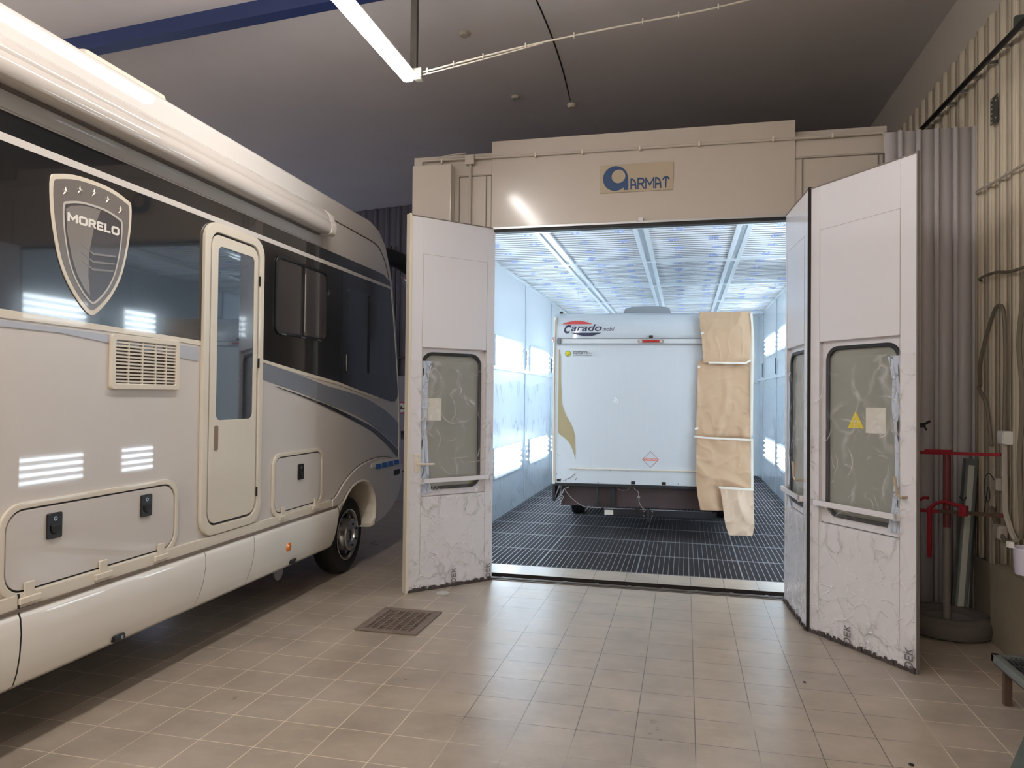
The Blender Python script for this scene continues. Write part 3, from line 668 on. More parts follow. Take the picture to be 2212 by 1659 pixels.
# entry door
ed = MB(RP).ring(rr(-1.875, -1.165, .785, 2.862, .13, 8), rr(-1.815, -1.225, .845, 2.80, .10, 8), .0, .028).build('entry_door', cream2, RV, bevel=.006)
MB(RP).ring(rr(-1.800, -1.240, .86, 2.785, .09, 8), rr(-1.725, -1.288, 1.545, 2.712, .045, 8), .0, .022).build('door_panel', cream2, ed, bevel=.004)
MB(RP).prism([(-1.725, 1.56), (-1.288, 1.56), (-1.288, .95), (-1.725, .95)], 0, .0215)
MB(RP).prism(rr(-1.735, -1.28, 1.535, 2.722, .05, 8), .008, .016).build('door_glass', mat('door_dark_glass', rgb(40, 44, 54), .03, coat=1, spec=1), ed)
MB(RP).ring(rr(-1.812, -1.228, .848, 2.797, .1, 8), rr(-1.800, -1.240, .86, 2.785, .09, 8), .0, .010).build('door_gap', rubber, ed)
f = rmb(); f.prism(rr(-1.742, -1.705, 1.345, 1.51, .012), .0222, .027); f.build('door_handle', mat('bronze_recess', rgb(130, 108, 84), .4), ed)
f = rmb()
for z in (2.55, 1.95, 1.01): f.box(-1.236, -1.226, z - .035, z + .035, .024, .034)
f.build('door_hinge', black_p, ed)
# lockers
def locker(s0, s1, z0, z1, r, name, latches, hinges):
    o = MB(RP).ring(rr(s0, s1, z0, z1, r, 8), rr(s0 + .03, s1 - .03, z0 + .03, z1 - .03, r - .02, 8), 0, .018).build(name, cream2, RV, bevel=.004)
    MB(RP).prism(rr(s0 + .038, s1 - .038, z0 + .038, z1 - .038, r - .025, 8), 0, .014).build('locker_door', cream, o, bevel=.003)
    MB(RP).ring(rr(s0 + .03, s1 - .03, z0 + .03, z1 - .03, r - .02, 8), rr(s0 + .038, s1 - .038, z0 + .038, z1 - .038, r - .025, 8), 0, .006).build('door_gap', rubber, o)
    for ls, lz in latches:
        l = MB(RP).prism(rr(ls - .045, ls + .045, lz - .063, lz + .063, .008), .014, .026).build('latch', black_p, o, bevel=.003, seg=1)
    for ls, lz in latches:
        f = rmb(); f.prism([(ls - .03, lz + .005), (ls + .03, lz + .005), (ls + .026, lz - .028), (ls, lz - .042), (ls - .026, lz - .028)], .026, .034); f.build('latch_paddle', rubber, o, bevel=.003, seg=1)
        MB(RP).ring(circ(ls, lz + .035, .011, 16), circ(ls, lz + .035, .006, 16), .026, .0275).build('lock_cylinder', silver, o)
    for hs in hinges:
        f = rmb(); f.box(hs - .028, hs + .028, z0 + .0, z0 + .075, .018, .028); f.box(hs - .06, hs + .06, z0 - .022, z0 + .008, .01, .036); f.build('hinge', cream2, o, bevel=.003, seg=1)
    return o
locker(-3.32, -2.085, .755, 1.205, .12, 'storage_locker', ((-3.02, 1.068), (-2.374, 1.073)), (-3.16, -2.70, -2.245))
locker(-.985, -.155, .765, 1.262, .10, 'storage_locker', ((-.558, 1.087),), (-.84, -.30))
# side mouldings and skirts
f = rmb(); f.prism([(-6.1, .714), (.05, .714), (.05, .780), (-6.1, .780)], 0, .022); f.build('belt_moulding', cream2, RV, bevel=.005)
f = rmb(); f.box(-6.1, .1, .700, .716, .0, .03); f.build('moulding_shadow_gap', mat('gap_brown', rgb(120, 108, 98), .6), RV)
f = rmb(); f.box(-3.222, -3.212, .70, .783, .0, .024); f.box(.035, .042, .715, .781, .02, .024); f.build('moulding_joint', rubber, RV)
sk_prof = [(.70, .0), (.695, .022), (.67, .034), (.60, .040), (.50, .034), (.42, .020), (.36, .0), (.335, -.03), (.335, -.09)]
def curve_s(base, z):                        # curved skirt seams bow backwards below
    t = (z - .335) / .365; return base - .075 * (1 - t) ** 2 + .0
def skirt(sa, sb, ca, cb):
    f = MB(R3)
    def fn(u, v):
        i = v * (len(sk_prof) - 1); a = int(min(i, len(sk_prof) - 2)); t = i - a
        z = sk_prof[a][0] * (1 - t) + sk_prof[a + 1][0] * t; off = sk_prof[a][1] * (1 - t) + sk_prof[a + 1][1] * t
        s0 = (curve_s(sa, z) if ca == 1 else sa); s1 = (curve_s(sb, z) if cb == 1 else (sb - .09 * (1 - (z - .335) / .365) if cb == 2 else sb))
        return (s0 * (1 - u) + s1 * u, off, z)
    f.grid(4, 24, fn); return f.build('side_skirt', skirt_m, RV, smooth=60, solid=.004)
skirt(-6.1, -3.222, 0, 0); skirt(-3.212, -1.834, 0, 1); skirt(-1.828, -1.262, 1, 1); skirt(-1.256, .135, 1, 2)
f = MB(R3)
for b in (-1.831, -1.259): f.tube([(curve_s(b, z), off - .006, z) for z, off in sk_prof[1:-1]], .005, 6)
f.tube([(-3.217, off - .006, z) for z, off in sk_prof[1:-1]], .006, 6)
f.build('skirt_joint', rubber, RV)
# fender / bumper panel around the arch
ft = smooth_path([(.02, .780), (.10, .80), (.24, .892), (.40, .965), (.582, 1.022), (.85, 1.06), (1.13, 1.07), (1.4, 1.045), (1.70, .985)], 4)
fb = [(1.78, .9), (1.74, .72), (1.62, .58), (1.45, .49), (1.24, .43), (1.02, .40), (.985, .50), (.985, .61), (.955, .72), (.88, .80), (.77, .86), (.64, .885), (.52, .882), (.39, .85), (.28, .79), (.20, .72), (.10, .714), (.02, .714)]
MB(RP).prism(ft + fb, 0, .03).build('bumper_panel', cream, RV, bevel=.008)
f = MB(R3); f.tube([(s, .012, z + .003) for s, z in ft], .0055, 6); f.build('bumper_seam', mat('seam_brown', rgb(110, 98, 88), .6), RV)
fo = [(.105, .714), (.20, .735), (.28, .80), (.39, .86), (.52, .892), (.64, .895), (.77, .87), (.88, .81), (.955, .73), (.99, .61), (.99, .50), (.96, .40), (.85, .395)]
fi = [(.16, .60), (.22, .70), (.30, .77), (.40, .83), (.52, .86), (.64, .862), (.76, .838), (.86, .785), (.93, .70), (.965, .60), (.95, .48), (.90, .41), (.80, .40)]
f = MB(R3); nn = len(fo)
def flr(u, v):
    i = u * (nn - 1); a = int(min(i, nn - 2)); t = i - a
    po = [fo[a][q] * (1 - t) + fo[a + 1][q] * t for q in (0, 1)]; pi_ = [fi[a][q] * (1 - t) + fi[a + 1][q] * t for q in (0, 1)]
    off = (.04, .045, .02, -.06, -.22)[int(round(v * 4))]; w_ = (0, .5, 1, 1, 1)[int(round(v * 4))]
    return (po[0] * (1 - w_) + pi_[0] * w_, off, po[1] * (1 - w_) + pi_[1] * w_)
f.grid(48, 4, flr); f.build('wheel_arch_flare', cream2, RV, smooth=60, solid=.006)
# wheels
def wheel(cs, off):
    f = MB(R3); R_ = .37
    f.lathe([(.235, -.22), (.30, -.215), (.345, -.20), (.368, -.16), (.372, -.10), (.368, -.05), (.35, -.015), (.31, .0), (.27, -.002), (.24, -.012)], (cs, off, R_), 'y', 56)
    w_ = f.build('wheel', tyre_m, RV, smooth=40)
    f = MB(R3)
    f.lathe([(.238, -.02), (.243, .0), (.232, .004), (.222, -.012), (.215, -.05), (.185, -.065), (.155, .0), (.15, .035), (.142, .045), (.118, .052), (.085, .048), (.062, .044), (.055, .03), (.055, -.03), (0, -.03)], (cs, off, R_), 'y', 56)
    f.build('rim', chrome, w_, smooth=30)
    for k in range(6):
        a = 2 * PI * k / 6 + .3; x, z = cs + .178 * math.cos(a), R_ + .178 * math.sin(a)
        MB(R3).lathe([(0, -.046), (.028, -.046), (.028, -.02), (0, -.02)], (x, off, z), 'y', 16).build('vent_hole', rubber, w_)
        a += .2; x, z = cs + .1 * math.cos(a), R_ + .1 * math.sin(a); MB(R3).lathe([(0, .05), (.013, .05), (.013, .056), (0, .056)], (x, off, z), 'y', 12).build('wheel_bolt', rubber, w_)
    MB(R3).lathe([(0, -.02), (.05, -.02), (.05, -.01), (0, -.01)], (cs, off, R_), 'y', 20).build('hub_hole', rubber, w_)
    return w_
wheel(.54, -.06); wheel(-4.9, -.10)
# awning along the roof
aw_p = [(3.115, .0), (3.105, .03), (3.10, .10), (3.115, .125), (3.16, .135), (3.205, .130), (3.215, .115), (3.225, .118), (3.27, .105), (3.31, .06), (3.325, .0)]
f = MB(R3); n = len(aw_p)
f._add([(s, o_, z) for s in (-6.1, -.30) for z, o_ in aw_p], [tuple(range(n)), tuple(range(2 * n - 1, n - 1, -1))] + [(i, (i + 1) % n, (i + 1) % n + n, i + n) for i in range(n)])
aw = f.build('awning', mat('awning_casing', rgb(194, 187, 180), .5, spec=.25, coat=.9), RV, smooth=50)
f = MB(R3); f._add([(s, (o_ - .06) * 1.06 + .062, (z - 3.21) * 1.05 + 3.21) for s in (-.30, -.205) for z, o_ in aw_p], [tuple(range(n)), tuple(range(2 * n - 1, n - 1, -1))] + [(i, (i + 1) % n, (i + 1) % n + n, i + n) for i in range(n)])
f.build('end_cap', mat('awning_cap', rgb(220, 214, 206), .4), aw, bevel=.012)
f = MB(R3); f.box(-6.1, -.32, .012, .04, 3.092, 3.106); f.build('awning_groove', mat('groove_brown', rgb(96, 88, 82), .6), aw)
f = MB(R3); f.box(-6.1, -.20, .0, .012, 3.012, 3.115); f.build('shaded_awning_rail', mat('rail_shade_grey', rgb(176, 176, 176), .35, coat=.5), RV)  # awning's shade on the cream body is put into this strip's grey
# roof hatch
f = MB(R3); f.box(-2.66, -1.98, -.95, -.19, 3.49, 3.635); f.build('roof_hatch', cream2, RV, bevel=.03)
# vent grille
vg = MB(RP).ring(rr(-2.665, -2.10, 1.742, 2.045, .02), rr(-2.63, -2.135, 1.775, 2.012, .008), 0, .022).build('vent_grille', cream2, RV, bevel=.004, seg=1)
f = rmb()
for i in range(12):
    z = 1.782 + i * .0195; f.box(-2.635, -2.13, z, z + .010, .004, .016)
for s in (-2.53, -2.42, -2.31, -2.22): f.box(s - .004, s + .004, 1.775, 2.012, .004, .017)
f.build('slats', cream2, vg)
f = rmb(); f.box(-2.64, -2.125, 1.77, 2.018, .001, .003); f.build('grille_back', mat('grille_dark', rgb(96, 84, 72), .8), vg)
# emblem
eo = smooth_path([(-3.075, 2.775), (-3.04, 2.800), (-2.93, 2.828), (-2.80, 2.835), (-2.67, 2.828), (-2.56, 2.800), (-2.525, 2.775), (-2.525, 2.665), (-2.545, 2.53), (-2.585, 2.38), (-2.64, 2.275), (-2.70, 2.20), (-2.76, 2.145), (-2.80, 2.126), (-2.84, 2.145), (-2.90, 2.20), (-2.96, 2.275), (-3.015, 2.38), (-3.055, 2.53), (-3.075, 2.665)], 3, True)
def inset(P, k, c=(-2.8, 2.53)): return [(c[0] + (p[0] - c[0]) * k, c[1] + (p[1] - c[1]) * k) for p in P]
em = MB(RP).prism(eo, .004, .010).build('shield_emblem', cream2, RV, bevel=.002, seg=1)
shade = mat('emblem_grey', rgb(118, 112, 108), .3, coat=.6, var=.2, vscale=2.5)
MB(RP).prism(inset(eo, .925), .010, .0115).build('shield_face', shade, em)
ii = [(-2.797 + (p[0] + 2.8) * .73, 2.186 + (p[1] - 2.126) * .736) for p in eo]
MB(RP).ring(ii, inset(ii, .955, (-2.797, 2.47)), .0115, .0135).build('inner_rim', mat('emblem_light', rgb(196, 190, 184), .3), em)
MB(RP).prism(inset(ii, .955, (-2.797, 2.47)), .0115, .0125).build('inner_field', mat('emblem_dark', rgb(74, 70, 72), .3, coat=.6), em)
MB(RP).prism([(-2.982, 2.642), (-2.95, 2.665), (-2.88, 2.685), (-2.80, 2.692), (-2.755, 2.690), (-2.80, 2.58), (-2.828, 2.45), (-2.83, 2.33), (-2.815, 2.225), (-2.855, 2.26), (-2.90, 2.32), (-2.94, 2.41), (-2.972, 2.53)], .0125, .0132).build('light_sweep', mat('emblem_mid', rgb(132, 126, 122), .3, coat=.6), em)
f = rmb()
for dz in (0, -.042, -.082): f.prism([(-2.88, 2.485 + dz), (-2.80, 2.456 + dz), (-2.64 + dz * .2, 2.470 + dz), (-2.64 + dz * .2, 2.462 + dz), (-2.80, 2.444 + dz)], .0132, .0142)
f.build('wing_lines', MATS['emblem_mid'], em)
f = MB(R3)
for s, z in ((-2.985, 2.728), (-2.895, 2.758), (-2.80, 2.770), (-2.705, 2.758), (-2.610, 2.728)):
    P = []
    for k in range(10):
        a = PI / 2 + k * PI / 5; r = .025 if k % 2 == 0 else .008; P.append((s + r * math.cos(a), .0115, z + r * math.sin(a)))
    f._add(P + [(s, .019, z)], [(k, (k + 1) % 10, 10) for k in range(10)])
f.build('stars', mat('star_silver', rgb(178, 170, 162), .3, metal=.3), em, smooth=5)
block('MORELO', 'lettering', mat('letter_white', rgb(236, 232, 226), .4), em, (-2.972, -.0134, 2.583), (1, 0, 0), (0, 0, 1), .046, .352, wt=.24, gap=.36)
# lights, reflectors, small fittings
f = MB(R3); f.lathe([(0, .034), (.036, .034), (.034, .044), (.02, .050), (0, .051)], (-.773, 0, .515), 'y', 24); f.build('side_marker_lamp', amber, RV)
f = MB(R3); f.lathe([(0, .034), (.036, .034), (.034, .044), (.02, .050), (0, .051)], (-3.60, 0, .515), 'y', 24); f.build('side_marker_lamp', amber, RV)
for s in (-.655, -2.566):
    f = MB(R3); f.box(s - .045, s + .04, -.005, .028, .358, .393); f.build('step_light', black_p, RV, bevel=.008)
    f = MB(R3); f.box(s + .0, s + .018, .028, .030, .366, .384); f.build('step_light_lens', silver, RV)
f = MB(R3); f.lathe([(0, -.10), (.07, -.10), (.07, -.08), (.0, -.08)], (-.71, 0, .30), 'y', 20); f.build('exhaust_end', silver, RV)
# tapes and door grip at the front
f = MB(RP); f.prism([(.86, .985), (1.62, .965), (1.66, .99), (1.60, 1.03), (1.1, 1.045), (.87, 1.025)], .03, .034); f.build('masking_tape', tape_w, RV)
f = rmb()
for a, b in ((.98, 1.13), (1.15, 1.30), (1.32, 1.46), (1.48, 1.64)): f.prism([(a, .962), (b, .952), (b, 1.005), (a, 1.012)], .034, .037)
f.build('blue_tape', blue_t, RV)
f = rmb(); f.prism(rr(1.50, 1.68, .84, .90, .02), .028, .033); f.build('bumper_slot', black_p, RV)
# mirror arm and mirror
f = MB(R3); f.tube(smooth_path([(1.45, -.50, 3.28), (1.75, -.33, 3.33), (1.95, -.18, 3.32), (2.12, -.05, 3.24), (2.22, .04, 3.08)], 5), [.05] * 5 + [.10] * 6 + [.10] * 5 + [.085] * 5, 14); mr_ = f.build('mirror_arm', black_p, RV, smooth=60)
f = MB(R3); f.tube(smooth_path([(2.20, .02, 3.16), (2.24, .06, 2.95), (2.26, .07, 2.7), (2.26, .07, 2.45), (2.25, .05, 2.32)], 4), [.05, .08, .10, .11, .12, .12, .12, .12, .12, .12, .12, .11, .10, .09, .07, .06, .04], 14); f.build('mirror_housing', black_p, mr_, smooth=60)
f = MB(R3); f.prism([(0, 0)] * 3, 0, 0); f = MB(R3); f._add([(2.06, -.14, 3.13), (2.08, -.02, 3.05), (2.10, .03, 2.92), (2.09, .0, 2.90), (2.07, -.08, 2.98)], [(0, 1, 2, 3, 4)]); f.build('mirror_glass', mat('mirror_bright', rgb(225, 225, 245), .05, metal=1), mr_, solid=.006)

# ================================================================== MOTORHOME IN THE BOOTH
ca = math.radians(5)
CXo = Vector((-1.566 + 1.17 * math.cos(ca), 8.8 + 1.17 * math.sin(ca), 0))
CV = empty('motorhome', CXo, ca, 'white motorhome seen from behind inside the spray booth', 'motorhome')
CP = lambda u, z, w_: (u - 1.17, -w_, z)           # w_ towards the camera
C3 = lambda u, w_, z: (u - 1.17, -w_, z)
# body: side profile extruded over the width
prof = [(0, .672), (0, 2.55), (-.015, 2.64), (-.05, 2.71), (-.12, 2.752), (-4.6, 2.77), (-5.6, 2.3), (-5.9, 1.9), (-5.9, .672)]
f = MB(lambda a, z, u: (u - 1.17, -a, z)); f.prism(prof, 0, 2.34); f.build('body_shell', dirt_w, CV, bevel=.012)
f = MB(CP); f.box(-.005, .03, .66, 2.70, -.03, .008); f.box(2.31, 2.345, .66, 2.70, -.03, .008); f.build('corner_trim', cream2, CV, bevel=.004)
f = MB(CP); f.box(.012, .018, .70, 2.66, .008, .010); f.build('trim_seal', mat('seal_brown', rgb(130, 112, 104), .7), CV)
rl = MB(CP).prism(rr(.06, 2.30, 2.372, 2.432, .01), 0, .03).build('light_rail', mat('rail_lens', rgb(214, 216, 218), .3), CV, bevel=.004)
f = MB(CP); f.box(.06, 2.3, 2.428, 2.438, 0, .036); f.box(.06, 2.3, 2.366, 2.374, 0, .036); f.build('rail_edges', mat('rail_edge', rgb(140, 142, 148), .4, metal=.5), rl)
f = MB(CP); f.prism(rr(.04, .09, 2.362, 2.438, .02), 0, .045); f.build('rail_end_cap', mat('cap_grey', rgb(110, 112, 118), .5), rl, bevel=.005)
f = MB(CP); f.box(1.063, 1.269, 2.386, 2.414, .03, .04); f.build('brake_light', red_l, rl)
f = MB(CP); f.ring(rr(1.01, 1.32, 2.378, 2.420, .012), rr(1.03, 1.30, 2.384, 2.414, .01), .03, .036); f.build('brake_light_frame', silver, rl)
f = MB(CP); f.box(1.145, 1.19, 2.435, 2.472, 0, .04); f.build('reversing_camera', black_p, CV, bevel=.008)
f = MB(CP); f.prism(smooth_path([(.095, 2.61), (.16, 2.635), (.28, 2.652), (.40, 2.635), (.472, 2.61)], 4), .0015, .003); f.build('red_arc', redd, CV)
f = MB(CP); f.prism(smooth_path([(.205, 2.505), (.30, 2.478), (.40, 2.463), (.49, 2.475), (.582, 2.507)], 4), .0015, .003); f.build('blue_arc', navy, CV)
text('c', 'lettering', navy, CV, (.122 - 1.17, -.0015, 2.503), (1, 0, 0), (0, 0, 1), .098, .085, bold=.015, shear=.3, depth=.001)
text('arado', 'lettering', navy, CV, (.205 - 1.17, -.0015, 2.528), (1, 0, 0), (0, 0, 1), .082, .375, bold=.012, shear=.3, depth=.001)
text('mobil', 'lettering', navy, CV, (.588 - 1.17, -.0015, 2.528), (1, 0, 0), (0, 0, 1), .045, .145, bold=0, shear=.3, depth=.001)
f = MB(CP); f.prism([(.06, 2.306), (.072, 2.29), (.085, 2.23), (.09, 1.919), (.105, 1.632), (.159, 1.49), (.215, 1.40), (.25, 1.32), (.271, 1.23), (.275, 1.05), (.271, .964), (.262, 1.01), (.235, 1.09), (.20, 1.16), (.162, 1.204), (.10, 1.25), (.07, 1.275), (.06, 1.298)], .0015, .003); f.build('gold_decal', gold, CV)
f = MB(CP); f.prism(circ(.172, 2.249, .034), .0015, .003); f.build('round_logo', yellow, CV)
f = MB(CP); f.ring(circ(.172, 2.249, .036), circ(.172, 2.249, .031), .003, .004); f.prism([(.15, 2.232), (.19, 2.252), (.17, 2.222)], .003, .004); f.build('logo_ring', mat('teal_print', rgb(60, 120, 110), .5), CV)
text('starterre', 'lettering', mat('text_grey', rgb(70, 72, 80), .5), CV, (.235 - 1.17, -.0015, 2.246), (1, 0, 0), (0, 0, 1), .04, .175, bold=0, depth=.001)
text('.CC.A', 'lettering', MATS['text_grey'], CV, (.415 - 1.17, -.0015, 2.247), (1, 0, 0), (0, 0, 1), .018, .052, depth=.001)
text('LE CAMPING-CAR AUTREMENT', 'lettering', MATS['text_grey'], CV, (.235 - 1.17, -.0015, 2.222), (1, 0, 0), (0, 0, 1), .012, .232, depth=.001)
f = MB(CP); f.ring([(1.074, .982), (1.173, 1.083), (1.272, .982), (1.173, .885)], [(1.08, .982), (1.173, 1.077), (1.266, .982), (1.173, .891)], .0015, .0025); f.build('diamond_outline', mat('thin_red', rgb(150, 110, 115), .5), CV)
f = MB(CP); f.box(1.085, 1.262, .965, 1.000, .0015, .0022); f.build('diamond_band', mat('faded_red', rgb(222, 130, 120), .5), CV)
text('LOUEZ-MOI', 'lettering', mat('text_cream', rgb(226, 222, 220), .5), CV, (1.095 - 1.17, -.0024, .970), (1, 0, 0), (0, 0, 1), .025, .155, bold=0, depth=.001)
f = MB(CP)
rnd = random.Random(3)
for _ in range(26):
    a = rnd.uniform(0, 2 * PI); r = rnd.uniform(0, .035); f.prism(circ(.748 + r * math.cos(a), 1.683 + r * 1.1 * math.sin(a), rnd.uniform(.003, .009), 6), .0012, .002)
f.build('adhesive_residue', mat('residue_white', rgb(240, 244, 244), .7), CV)
f = MB(CP); f.box(.20, 2.31, .846, .862, 0, .014); f.build('lower_trim', cream2, CV, bevel=.004)
f = MB(CP)
for s, z in ((.945, .70), (1.305, .70)): f.box(s, s + .05, z - .018, z + .018, .0012, .003)
f.box(.05, .10, .69, .72, .0012, .002); f.build('bracket_holes', black_p, CV)
f = MB(CP)
for a, b, c in ((.06, 1.02, .004), (.075, 1.0, .003), (.10, .72, .006), (.13, .70, .005), (.32, .70, .004), (.55, .69, .006), (1.5, .70, .005), (.7, .84, .004), (.9, .83, .004), (.28, .84, .003), (.05, .78, .004), (.09, .80, .003)): f.prism(circ(a, b, c * 1.3, 6), .0012, .0018)
f.tube([(.15, .70, .002), (.16, .72, .002), (.22, .74, .002), (.27, .79, .002)], .003, 5); f.tube([(.275, .71, .002), (.29, .74, .002)], .003, 5)
f.build('drips_and_glue', mat('glue_dark', rgb(86, 88, 96), .6), CV)
# underbody
f = MB(CP); f.box(.10, 2.2, .39, .672, -2.6, -.10); f.build('underbody_box', under_m, CV)
f = MB(CP); f.box(0, .03, .45, .68, -.9, 0); f.box(.0, 2.34, .64, .672, -.5, -.002); f.build('skirt_edge', dark_met, CV)
f = MB(CP); f.box(.69, .76, .38, .67, -.12, -.06); f.tube([(.55, .62, -.06), (.55, .43, -.06)], .018, 8); f.tube([(.55, .45, -.06), (.55, .40, -.06)], .032, 8); f.build('drain_pipe', dark_met, CV)
tb = MB(CP).prism([(.61, .289), (1.95, .289), (1.95, .372), (.61, .38)], -.12, -.04).build('towbar', mat('towbar_black', rgb(30, 32, 40), .4), CV, bevel=.006)
f = MB(CP); f.tube([(.62, .378, -.04), (1.9, .372, -.04)], .006, 6); f.build('towbar_edge', silver, tb)
f = MB(CP); f.box(.63, .735, .300, .357, -.04, -.038); f.build('type_plate', paper_w, tb)
f = MB(CP); f.tube([(1.15, .37, -.03), (1.15, .25, -.03), (1.15, .22, .03)], .02, 10); f.tube([(1.15, .385, -.03), (1.15, .355, -.03)], .03, 12); f.build('tow_ball', dark_met, tb)
f = MB(CP)
for a, b in ((1.10, .355), (1.10, .30), (1.20, .355), (1.20, .30)): f.prism(circ(a, b, .009, 8), -.04, -.03)
f.build('bolts', silver, tb)
f = MB(CP); f.prism(circ(1.02, .36, .035), -.04, .0); f.ring(circ(1.25, .335, .03), circ(1.25, .335, .024), -.03, -.02); f.build('trailer_socket', black_p, tb)
wire_m = mat('loose_wire', rgb(150, 142, 140), .5)
f = MB(CP)
f.tube(smooth_path([(.97, .665, -.03), (.99, .62, -.02), (1.03, .59, -.02), (1.035, .54, -.02), (1.02, .52, -.02), (1.05, .53, -.02), (1.04, .48, -.02), (1.08, .40, -.02), (1.15, .36, -.02)]), .004, 5)
f.tube(smooth_path([(.20, .665, -.03), (.19, .62, -.02), (.14, .60, -.02), (.12, .55, -.02), (.10, .53, -.02), (.13, .50, -.02), (.10, .44, -.02), (.09, .38, -.02)]), .005, 5)
f.tube(smooth_path([(.14, .60, -.03), (.22, .50, -.03), (.36, .40, -.03), (.5, .38, -.03), (.6, .385, -.03)]), .005, 5)
f.tube(smooth_path([(.09, .66, -.02), (.03, .50, -.02), (.0, .47, -.02)]), .006, 5)
f.tube(smooth_path([(.75, .65, -.05), (.82, .60, -.05), (.90, .605, -.05), (.93, .63, -.05)]), .003, 5)
f.build('loose_wires', wire_m, CV)
def cwheel(u, wd):
    f = MB(C3); f.lathe([(.2, -wd), (.29, -wd), (.325, -wd + .03), (.33, -wd / 2), (.325, -.03), (.29, 0), (.2, 0)], (0, 0, 0), 'x', 40)
    for i, (x, y, z) in enumerate(f.v): pass
    g = MB(lambda x, y, z: (u - 1.17 + x, 2.05 + y, .33 + z))
    pr = [(0, 0), (.2, 0), (.29, 0), (.322, .02)]
    x = .02
    while x < wd - .03: pr += [(.33, x + .004), (.33, x + .034), (.320, x + .036), (.320, x + .044)]; x += .046
    pr += [(.322, wd - .02), (.29, wd), (.2, wd), (0, wd)]
    g.lathe(pr, (0, 0, 0), 'x', 44); g.build('wheel', tyre_m, CV)
cwheel(.10, .21); cwheel(1.98, .18); cwheel(2.16, .17)
# roof dome, antenna, side marker
f = MB(C3); f._add([], [])
f = MB(CP); f.prism(smooth_path([(.83, 2.76), (.85, 2.84), (.90, 2.885), (1.145, 2.90), (1.39, 2.885), (1.435, 2.84), (1.45, 2.76)], 4), -1.2, -.6); f.build('roof_dome', mat('dome_grey', rgb(160, 164, 168), .4), CV, bevel=.03, seg=3)
f = MB(CP); f.box(.06, .10, 2.75, 2.775, -.1, -.06); f.build('roof_fitting', black_p, CV)
f = MB(C3); f.lathe([(0, 0), (.035, 0), (.035, -.02), (0, -.03)], (0, -.10, 2.43), 'x', 16); f.build('side_lamp', red_l, CV)

# masking paper sheets taped over the right side
def sheet(name_l, base_u, z0, z1, w0, pts_l, pts_r, seed, m=kraft, curl=0):
    """pts_l/pts_r: edge positions top->bottom (u), w = distance in front of the rear wall"""
    root = empty('masking_paper', CXo, ca, name_l, 'masking paper', 'brown masking papers taped over the motorhome rear')
    f = MB(C3)
    def fn(u, v):
        i = v * (len(pts_l) - 1); a = int(min(i, len(pts_l) - 2)); t = i - a
        l = pts_l[a] * (1 - t) + pts_l[a + 1] * t; r = pts_r[a] * (1 - t) + pts_r[a + 1] * t
        x = l + (r - l) * u; z = z1 + (z0 - z1) * v
        n = noise.noise(Vector((x * 2.4 + z * 1.1, z * 1.6 - x, seed))); n3 = max(0, .10 - abs(noise.noise(Vector((x * 5 - z * 3.2, z * 3 + x * 2, seed + 7))))) * .07; n2 = noise.noise(Vector((x * 7, z * 5 + x * 4, seed + 4)))
        fold = max(0, .25 - abs(n)) * .10
        w_ = w0 + .012 + .02 * n + fold + n3 + .008 * n2 + curl * max(0, (v - .35)) * .12
        if z > 2.60: w_ -= .45 * (z - 2.60) ** 1.6 * 1.2
        return (x, w_, z)
    f.grid(36, 56, fn); f.build('paper_sheet', m, root, smooth=40, solid=.0008)
    return root
r1 = sheet('topmost brown masking paper sheet over the motorhome roof corner', 0, 2.142, 2.745, .066, [1.728, 1.73, 1.75, 1.76, 1.775], [2.30, 2.315, 2.315, 2.31, 2.30], 1.0)
r2 = sheet('long brown masking paper sheet below the topmost one', 0, 1.24, 2.165, .028, [1.715, 1.71, 1.705, 1.70, 1.698], [2.315, 2.315, 2.315, 2.315, 2.31], 2.0)
r3 = sheet('brown masking paper sheet over the lower rear corner of the motorhome', 0, .412, 1.262, .066, [1.698, 1.70, 1.70, 1.70, 1.715, 1.75], [2.315, 2.315, 2.315, 2.32, 2.32, 2.28], 3.0)
r4 = sheet('small brown masking paper flap hanging lowest, beside the rear wheel', 0, .14, .69, .108, [1.968, 1.985, 2.00, 2.012, 2.03, 2.07], [2.34, 2.345, 2.348, 2.35, 2.352, 2.33], 5.0, mat('light_kraft_paper', rgb(214, 188, 162), .5, bump=.2, bscale=6, var=.05))
def tp(root, pts, w_=.05, rad=.011):
    f = MB(CP); P = [(a, b) for a, b in pts]
    for (a, b), (c, d) in zip(P[:-1], P[1:]):
        dx, dz = c - a, d - b; l = math.hypot(dx, dz); nx, nz = -dz / l * rad, dx / l * rad
        f.prism([(a + nx, b + nz), (c + nx, d + nz), (c - nx, d - nz), (a - nx, b - nz)], w_ - .002, w_)
    f.build('tape_strip', tape_w, root)
tp(r1, [(1.83, 2.143), (2.25, 2.138), (2.31, 2.175)], .115); tp(r1, [(1.74, 2.48), (1.775, 2.50)], .11, .012)
tp(r2, [(1.67, 1.275), (1.80, 1.262), (2.32, 1.245)], .115); tp(r2, [(1.71, 2.10), (1.735, 2.085)], .085, .012); tp(r2, [(1.68, 1.36), (1.72, 1.375)], .085, .012)
tp(r4, [(1.95, .690), (2.34, .676)], .155, .013)
tp(r1, [(2.315, 2.72), (2.335, 2.4), (2.335, 2.15)], .095, .012)
tp(r2, [(2.335, 2.15), (2.33, 1.3)], .07, .012); tp(r3, [(2.33, 1.26), (2.335, .69)], .10, .012)

